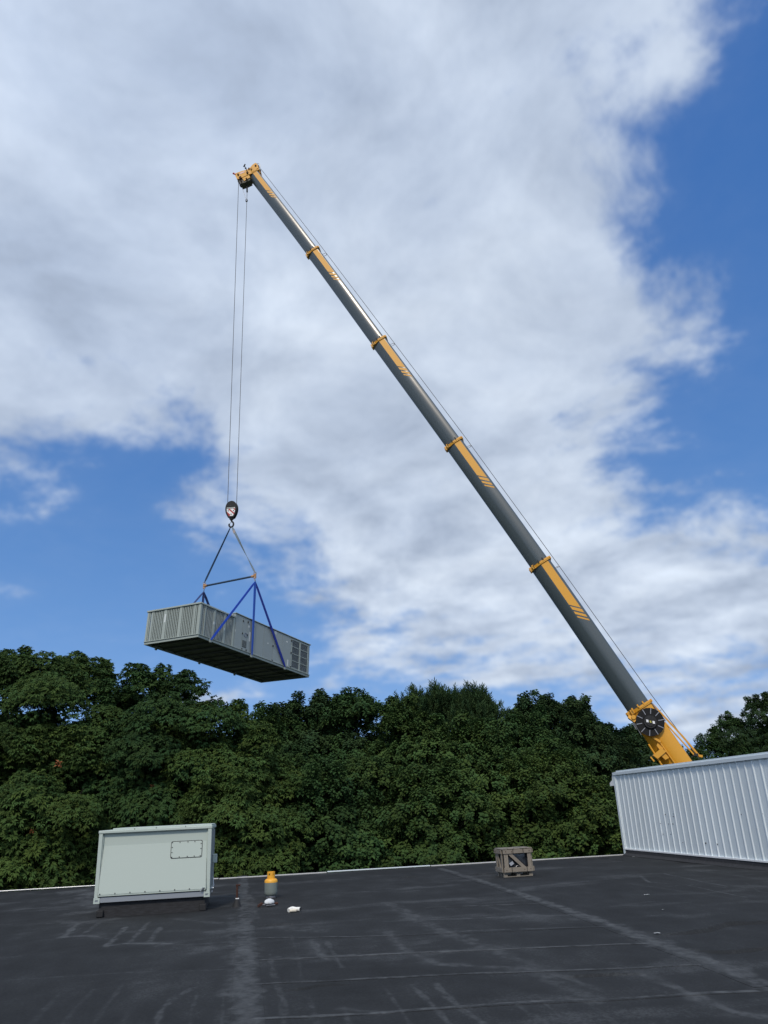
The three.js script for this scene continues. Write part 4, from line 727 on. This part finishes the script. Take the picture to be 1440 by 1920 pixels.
  for (const [c0, c1] of [[3.05, 3.86], [3.94, 4.76]]) {
    for (const s of [1, -1]) {
      P('louver_frame', [bx(0.06, UHA - 0.26, 0.05, c0, 0.15 + (UHA - 0.26) / 2, s * (hz - 0.02)), bx(0.06, UHA - 0.26, 0.05, c1, 0.15 + (UHA - 0.26) / 2, s * (hz - 0.02)), ...[0, 1, 2, 3, 4].map(k => bx(c1 - c0 - 0.06, 0.035, 0.045, (c0 + c1) / 2, 0.2 + k * 0.4, s * (hz - 0.02)))], MAT.unitEdge);
      for (let k = 0; k < 4; k++) P('louver_panel', [bx(c1 - c0 - 0.06, 0.36, 0.01, (c0 + c1) / 2, 0.4 + k * 0.4, s * (hz - 0.028)), ...fins(0.222 + k * 0.4, 0.58 + k * 0.4, 0.05, y => bx(c1 - c0 - 0.06, 0.012, 0.03, (c0 + c1) / 2, y, s * (hz - 0.02), 0, 0, s * 0.6))], MAT.louver);
    }
  }
  const st = (x, y, w, h, m = std(0.6, 0.63, 0.62, 0.5)) => P('sticker', bx(w, h, 0.004, x, y, hz + 0.0015), m);
  st(-0.95, 0.98, 0.12, 0.5); st(0.71, 1.02, 0.07, 0.07); st(2.54, 1.53, 0.13, 0.09); st(2.7, 0.38, 0.12, 0.34); st(-1.07, 1.5, 0.08, 0.12); st(-2.2, 1.0, 0.03, 0.12);
  P('emblem', [new THREE.CylinderGeometry(0.1, 0.1, 0.006, 20).rotateX(Math.PI / 2).translate(1.4, 1.77, hz + 0.002)], std(0.55, 0.58, 0.57, 0.5)); P('emblem_mark', bx(0.1, 0.05, 0.004, 1.4, 1.77, hz + 0.007), MAT.unit);
  P('gauge', [new THREE.TorusGeometry(0.1, 0.018, 6, 20).translate(-1.33, 0.98, hz + 0.003)], std(0.12, 0.15, 0.22, 0.4));
  const vg = P('vent_grille', [bx(0.34, 0.36, 0.006, -1.38, 0.5, hz + 0.002)], MAT.dark);
  P('slat', fins(0.34, 0.68, 0.05, y => bx(0.34, 0.016, 0.012, -1.38, y, hz + 0.008)), MAT.unit, vg);
  for (const [x, y] of [[-1.6, 1.66], [-1.6, 1.0], [-1.55, 0.2]]) P('latch', bx(0.05, 0.08, 0.03, x, y, hz + 0.012), MAT.black);
  P('pipe_bundle', new THREE.TubeGeometry(new THREE.CatmullRomCurve3([V(-2.5, 1.73, 1.4), V(-2.45, 1.85, 1.3), V(-2.3, 1.86, 1.45), V(-2.28, 1.7, 1.6)]), 12, 0.03, 6), MAT.unitEdge);
}

// ------------------------------------------------------------------ trees beyond the roof edge
function leafSprig(kind, seed) {                        // a spray of leaves at the end of a twig; y points outward
  const r = rng(seed), pos = [];
  const leaf = (base, dir, nrm, len, wid, fold = 0.25) => {
    const d = dir.clone().normalize(), s = d.clone().cross(nrm).normalize(), n = s.clone().cross(d).normalize();
    const q = (u, v, h) => base.clone().addScaledVector(d, u * len).addScaledVector(s, v * wid).addScaledVector(n, h * wid);
    const A = q(0, 0, 0), B = q(0.42, 0.5, fold), C = q(1, 0, -0.15), Dd = q(0.42, -0.5, fold);
    for (const p of [A, B, C, A, C, Dd]) pos.push(p.x, p.y, p.z);
  };
  if (kind === 'broad') {                               // rosettes of broad leaves that droop at the rim
    for (let i = 0; i < 11; i++) { const a = i * 2.4 + r(), e = 0.55 - 0.1 * i + 0.2 * (r() - 0.5), d = V(Math.cos(a) * Math.cos(e), Math.sin(e), Math.sin(a) * Math.cos(e)); leaf(V(d.x * 0.05, 0.1 - i * 0.012, d.z * 0.05), d, V(-d.x * 0.4, 1, -d.z * 0.4), 0.12 + r() * 0.06, 0.11 + r() * 0.03); }
  } else if (kind === 'palm') {                         // hand-shaped leaves: five drooping leaflets each
    for (let k = 0; k < 6; k++) {
      const a = k * 2.4 + r(), e = 0.75 - k * 0.14 + 0.3 * (r() - 0.5), st = V(Math.cos(a) * Math.cos(e), Math.sin(e), Math.sin(a) * Math.cos(e)), hub = st.clone().multiplyScalar(0.1 + 0.12 * r()), sd = V(-Math.sin(a), 0, Math.cos(a)), nn = V(-st.x * 0.5 + 0.3 * (r() - 0.5), 1, -st.z * 0.5 + 0.3 * (r() - 0.5));
      for (const f of [-1.5, -0.75, 0, 0.7, 1.45]) leaf(hub, st.clone().multiplyScalar(Math.cos(f)).addScaledVector(sd, Math.sin(f)).add(V((r() - 0.5) * 0.3, -0.3 - 0.5 * r(), (r() - 0.5) * 0.3)), nn, 0.1 + 0.05 * Math.cos(f) + r() * 0.04, 0.065, 0.2);
    }
  } else {                                              // narrow leaves on upright shoots
    for (let i = 0; i < 16; i++) { const a = i * 2.4, h = i / 16 * 0.5, e = 0.7 + r() * 0.4, d = V(Math.cos(a) * Math.cos(e), Math.sin(e), Math.sin(a) * Math.cos(e)); leaf(V(d.x * 0.02, h, d.z * 0.02), d, V(-d.x, 0.6, -d.z), 0.17 + r() * 0.05, 0.05); }
  }
  const g = new THREE.BufferGeometry(); g.setAttribute('position', new THREE.Float32BufferAttribute(pos, 3)); g.computeVertexNormals(); return g;
}
const SPRIG = {}; for (const k of ['broad', 'palm', 'upright']) SPRIG[k] = leafSprig(k, k.length * 31);
const leafMat = new THREE.MeshPhysicalMaterial({ color: 0xffffff, roughness: 0.75, side: THREE.DoubleSide, transmission: 0.2, thickness: 0, specularIntensity: 0.15 });
function limbs(o, H, spread, base, r, name = 'trunk') {
  const bend = u => V((r() - 0.5) * 0.5 * u, H * u, (r() - 0.5) * 0.5 * u), pts = [0, 0.25, 0.5, 0.75, 0.95].map(bend), c = new THREE.CatmullRomCurve3(pts);
  const taper = (curve, r0, r1, n) => { const rings = []; for (let i = 0; i <= n; i++) { const p = curve.getPoint(i / n), R = mix(r0, r1, i / n); rings.push([...Array(7)].map((_, k) => p.clone().add(V(Math.cos(k / 7 * 6.283) * R, 0, Math.sin(k / 7 * 6.283) * R)))); } return loft(rings); };
  const trunk = part(name, taper(c, base, base * 0.2, 10), MAT.bark, o);
  for (let i = 0; i < 9; i++) {
    const u = 0.3 + i * 0.065, a = i * 2.4 + r(), p = c.getPoint(u), L = spread * (0.95 - 0.5 * (u - 0.3)), q = p.clone().add(V(Math.cos(a) * L * 0.5, L * 0.35, Math.sin(a) * L * 0.5)), e = p.clone().add(V(Math.cos(a + 0.2) * L * 0.95, L * 0.65, Math.sin(a + 0.2) * L * 0.95));
    const g = taper(new THREE.CatmullRomCurve3([p, q, e]), base * 0.42 * (1 - u * 0.6), 0.015, 5); part('limb', g, MAT.bark, trunk);
  }
}
let leafTotal = 0;
// kind of leaf, crown top as a photo pixel on the plane z, half width, seed, tone
function tree(name, kind, top, z, rx, opt, label, group) {
  const { seed = 1, square = 2.7, tone = [0.05, 0.078, 0.026], rz = rx * 0.85, low = -2.2, density = 1, lobe = 0.92, tufts = 9, count } = opt;
  const P = atDepth(top[0], top[1], z), r = rng(seed * 977 + 5), o = thing(name, label, 'tree', [P.x, GROUND, P.z], 0, group);
  const topY = P.y - GROUND, lowY = low - GROUND, cy = mix(lowY, topY, 0.5), ry = (topY - lowY) / 2;
  limbs(o, topY * 0.92, rx, 0.14 + topY * 0.011, r);
  const items = [], q = new THREE.Quaternion(), m = M4(), col = new THREE.Color(), UPV = V(0, 1, 0);
  const put = (p, dir, s, f) => { q.setFromUnitVectors(UPV, dir.clone().normalize()); const spin = new THREE.Quaternion().setFromAxisAngle(UPV, r() * 6.283); q.multiply(spin); m.compose(p, q, V(s, s, s)); items.push([m.clone(), f]); };
  const lobes = count ?? Math.round((rx * ry * 2.6 + 30) / (lobe * lobe) * 0.6);
  const clump = (c, R, n, out, hue) => {
    for (let k = 0; k < n; k++) {
      const d = V(r() * 2 - 1, r() * 2 - 1, r() * 2 - 1); if (d.length() > 1 || d.length() < 0.05) { k--; continue; }
      d.normalize(); if (d.dot(out) < -0.35 || (d.y < -0.2)) { if (r() < 0.85) { k--; continue; } }
      const rad = R * (0.5 + 0.5 * Math.cbrt(r())) * (1 + 0.3 * (r() - 0.5));
      const p = c.clone().add(V(d.x * rad * 1.15, d.y * rad * 0.85, d.z * rad * 1.15));
      put(p, d.clone().multiplyScalar(0.6).add(V((r() - 0.5) * 0.7, 0.75, (r() - 0.5) * 0.7)).addScaledVector(out, 0.35), 0.6 + r() * 0.55, hue * (0.82 + r() * 0.36));
    }
  };
  for (let i = 0; i < lobes; i++) {
    const y = 1 - 2 * (i + 0.5) / lobes, a = i * 2.39996 + seed, w = Math.sqrt(1 - y * y), d = V(Math.cos(a) * w, y, Math.sin(a) * w), box = (Math.abs(d.x) ** square + Math.abs(d.y) ** square + Math.abs(d.z) ** square) ** (-1 / square);
    const wob = box + 0.34 * noise2(d.x * 1.9 + seed * 3.1, d.z * 1.9 + d.y * 2.3) , hollow = sstep(0.02, -0.25, noise2(d.x * 2.9 + seed * 1.7, d.y * 3.3 + d.z * 2.3)), deep = (0.6 + 0.44 * Math.sqrt(r())) * (1 - 0.38 * hollow);
    const bulge = y < 0 ? 1 - 0.12 * y * y : 1;
    const c = V(d.x * rx * wob * deep * bulge, cy + d.y * ry * (0.93 + (wob - 1) * 0.5) * deep, d.z * rz * wob * deep * bulge);
    const R = lobe * (0.65 + 0.7 * r());
    clump(c, R, Math.round(88 * density * R * R / (0.64)), d, 0.8 + r() * 0.45);
  }
  for (let i = 0; i < tufts; i++) {                      // shoots that break the outline at the top
    const a = r() * 6.283, u = 0.15 + r() * 0.6, c = V(Math.cos(a) * rx * u, cy + ry * (1 - u ** 2.4) ** 0.42 * 1.0 + 0.1, Math.sin(a) * rz * u);
    const up = 0.6 + r() * 0.8; for (let k = 0; k < 4; k++) clump(c.clone().add(V((r() - 0.5) * 0.3, k * 0.27 * up - 0.2, (r() - 0.5) * 0.3)), 0.46 - k * 0.09, 26 - 5 * k, UPV, 0.9 + r() * 0.3);
  }
  for (let i = 0; i < lobes * 5; i++) {                  // thin leaf inside the crown
    const d = V(r() * 2 - 1, r() * 2 - 1, r() * 2 - 1); if (d.length() > 0.72) continue; put(V(d.x * rx, cy + d.y * ry, d.z * rz), V(r() - 0.5, 1, r() - 0.5), 1.1, 0.8);
  }
  const crown = new THREE.InstancedMesh(SPRIG[kind], leafMat, items.length); crown.name = 'crown'; crown.castShadow = crown.receiveShadow = true; crown.userData.kind = 'stuff';
  items.forEach(([mm, f], i) => { crown.setMatrixAt(i, mm); const y = (r() - 0.5) * 0.24; col.setRGB(tone[0] * f * (1 + y), tone[1] * f, tone[2] * f * (1 - y)); crown.setColorAt(i, col); });
  leafTotal += items.length; o.add(crown);
  return o;
}
const OLIVE = [0.049, 0.09, 0.026], GREEN = [0.039, 0.08, 0.026], DEEP = [0.036, 0.07, 0.027], WARM = [0.056, 0.097, 0.026];
const near = 'broad trees beyond the left of the roof edge', midG = 'trees in the row behind the roof', farG = 'distant trees beyond the metal building';
tree('ash_tree', 'palm', [30, 1258], -31, 4.2, { seed: 2, tone: OLIVE }, 'broad feathery-leaved tree, tallest mass left of the pale rooftop unit', near);
tree('ash_tree', 'palm', [185, 1264], -32.5, 4.0, { seed: 3, tone: OLIVE }, 'broad round feathery-leaved tree rising straight behind the pale rooftop unit', near);
tree('ash_tree', 'palm', [288, 1288], -30.5, 3.0, { seed: 4, tone: GREEN }, 'feathery-leaved tree under the near lower end of the hanging unit', near);
tree('ash_tree', 'palm', [-120, 1264], -31.5, 4.0, { seed: 5, tone: GREEN }, 'feathery-leaved tree at the outer end of the tree row', near);
tree('ash_tree', 'palm', [420, 1364], -30.5, 2.6, { seed: 6, tone: WARM, lobe: 0.7 }, 'lower yellowish green tree between the big round tree and the maple row', near);
const lowTree = tree('ash_tree', 'palm', [95, 1400], -28.8, 2.7, { seed: 7, tone: WARM, lobe: 0.7, low: -3.5 }, 'low leafy tree close behind the roof edge, left of the pale rooftop unit', near);
tree('ash_tree', 'palm', [440, 1480], -28.5, 2.1, { seed: 8, tone: WARM, lobe: 0.6, low: -3.5 }, 'low bright leafy tree close behind the vent pipe and gas bottle', near);
tree('maple_tree', 'broad', [505, 1362], -36, 3.0, { seed: 12, square: 2.2, tone: GREEN }, 'dark maple tree behind the gas bottle', midG);
tree('maple_tree', 'broad', [585, 1334], -36.5, 2.8, { seed: 13, square: 2.2, tone: DEEP, tufts: 14 }, 'dark knobbly-topped maple under the far end of the hanging unit', midG);
tree('maple_tree', 'broad', [672, 1336], -36, 3.0, { seed: 14, square: 2.2, tone: GREEN, tufts: 14 }, 'dark full maple right of the hanging unit, behind the open middle roof edge', midG);
tree('maple_tree', 'broad', [765, 1358], -34.5, 2.9, { seed: 15, square: 2.2, tone: OLIVE }, 'olive maple between the dark full maple and the tall upright-leaved tree', midG);
tree('willow_tree', 'upright', [810, 1338], -40, 3.0, { seed: 16, tone: DEEP, tufts: 22 }, 'tall tree with upright narrow shoots in the middle of the row', midG);
tree('willow_tree', 'upright', [890, 1342], -40, 2.8, { seed: 17, tone: DEEP, tufts: 20 }, 'tall tree with upright narrow shoots behind and left of the wooden crate', midG);
tree('maple_tree', 'broad', [868, 1378], -34, 2.9, { seed: 18, square: 2.2, tone: OLIVE }, 'olive maple crown standing in front of the upright-leaved trees', midG);
tree('maple_tree', 'broad', [965, 1372], -37.5, 2.7, { seed: 19, square: 2.2, tone: GREEN }, 'maple straight behind the wooden crate', midG);
tree('maple_tree', 'broad', [1005, 1342], -39.5, 1.9, { seed: 20, square: 2.2, tone: DEEP, tufts: 14 }, 'narrow dark maple with a tufted top left of the crane boom', midG);
tree('maple_tree', 'broad', [1058, 1344], -39, 2.2, { seed: 21, square: 2.2, tone: DEEP, tufts: 14 }, 'dark maple with a tufted top beside the lowest grey boom section', midG);
tree('maple_tree', 'broad', [1105, 1381], -41.5, 2.7, { seed: 22, tone: GREEN }, 'full maple behind the near corner of the metal building', midG);
tree('maple_tree', 'broad', [1172, 1392], -47, 3.0, { seed: 23, tone: DEEP }, 'dark maple directly behind the foot of the crane boom', midG);
tree('maple_tree', 'broad', [1010, 1450], -32, 2.4, { seed: 24, tone: WARM, lobe: 0.7, low: -3.5 }, 'lower light green maple between crate and metal building', midG);
tree('maple_tree', 'broad', [1110, 1510], -31, 1.9, { seed: 25, tone: WARM, lobe: 0.65, low: -3.5 }, 'low bushy maple against the corner of the metal building', midG);
tree('maple_tree', 'broad', [620, 1470], -31, 2.3, { seed: 26, tone: GREEN, lobe: 0.7, low: -3.5 }, 'lower dark maple just right of the gas bottle behind roof edge', midG);
tree('maple_tree', 'broad', [800, 1480], -31, 2.4, { seed: 27, tone: OLIVE, lobe: 0.7, low: -3.5 }, 'lower olive maple left of the wooden crate behind roof edge', midG);
tree('maple_tree', 'broad', [1356, 1398], -58, 3.2, { seed: 31, tone: GREEN, density: 0.8, lobe: 1.0 }, 'distant rounded tree above the metal building next to the crane rods', farG);
tree('maple_tree', 'broad', [1395, 1358], -60, 3.2, { seed: 32, tone: GREEN, density: 0.8, lobe: 1.0 }, 'taller distant tree standing alone above the metal building', farG);
tree('maple_tree', 'broad', [1450, 1326], -58, 3.4, { seed: 33, tone: DEEP, density: 0.8, lobe: 1.0 }, 'tallest distant tree above the metal building, farthest from the crane boom', farG);
tree('maple_tree', 'broad', [1288, 1432], -56, 2.8, { seed: 34, tone: GREEN, density: 0.7, lobe: 1.0 }, 'distant low tree seen behind the yellow boom foot', farG);
for (const [px, z, s] of [[-40, -44, 41], [120, -45, 42], [330, -44, 43], [520, -46, 44], [690, -47, 45], [850, -48, 46], [1000, -48, 47], [1130, -50, 48]]) tree('background_tree', 'broad', [px, 1385], z, 4.2, { seed: s, tone: DEEP, density: 0.55, lobe: 1.2, tufts: 4 }, 'dark tree in the shaded back row, glimpsed through gaps in the front trees', 'back row of trees');
// a few withered sprays among the leaves of the low tree
const dryMat = std(0.22, 0.075, 0.025, 0.8, 0, { side: THREE.DoubleSide });
for (const [px, py, z, sc] of [[108, 1661, -27.0, 1.0], [110, 1434, -27.6, 0.8], [287, 1478, -28.2, 0.8], [60, 1560, -26.8, 0.5]]) {
  const m = part('withered_spray', SPRIG.broad, dryMat, lowTree), p = atDepth(px, py, z).sub(lowTree.position);
  m.position.copy(p); m.scale.setScalar(sc); m.rotation.set(0.3, px, 0.2); m.userData.label = 'withered orange leaves';
}
console.log('sprigs', leafTotal);

scene.traverse(o => { if (o.isMesh) { o.castShadow = true; o.receiveShadow = true; } });
renderer.render(scene, camera);
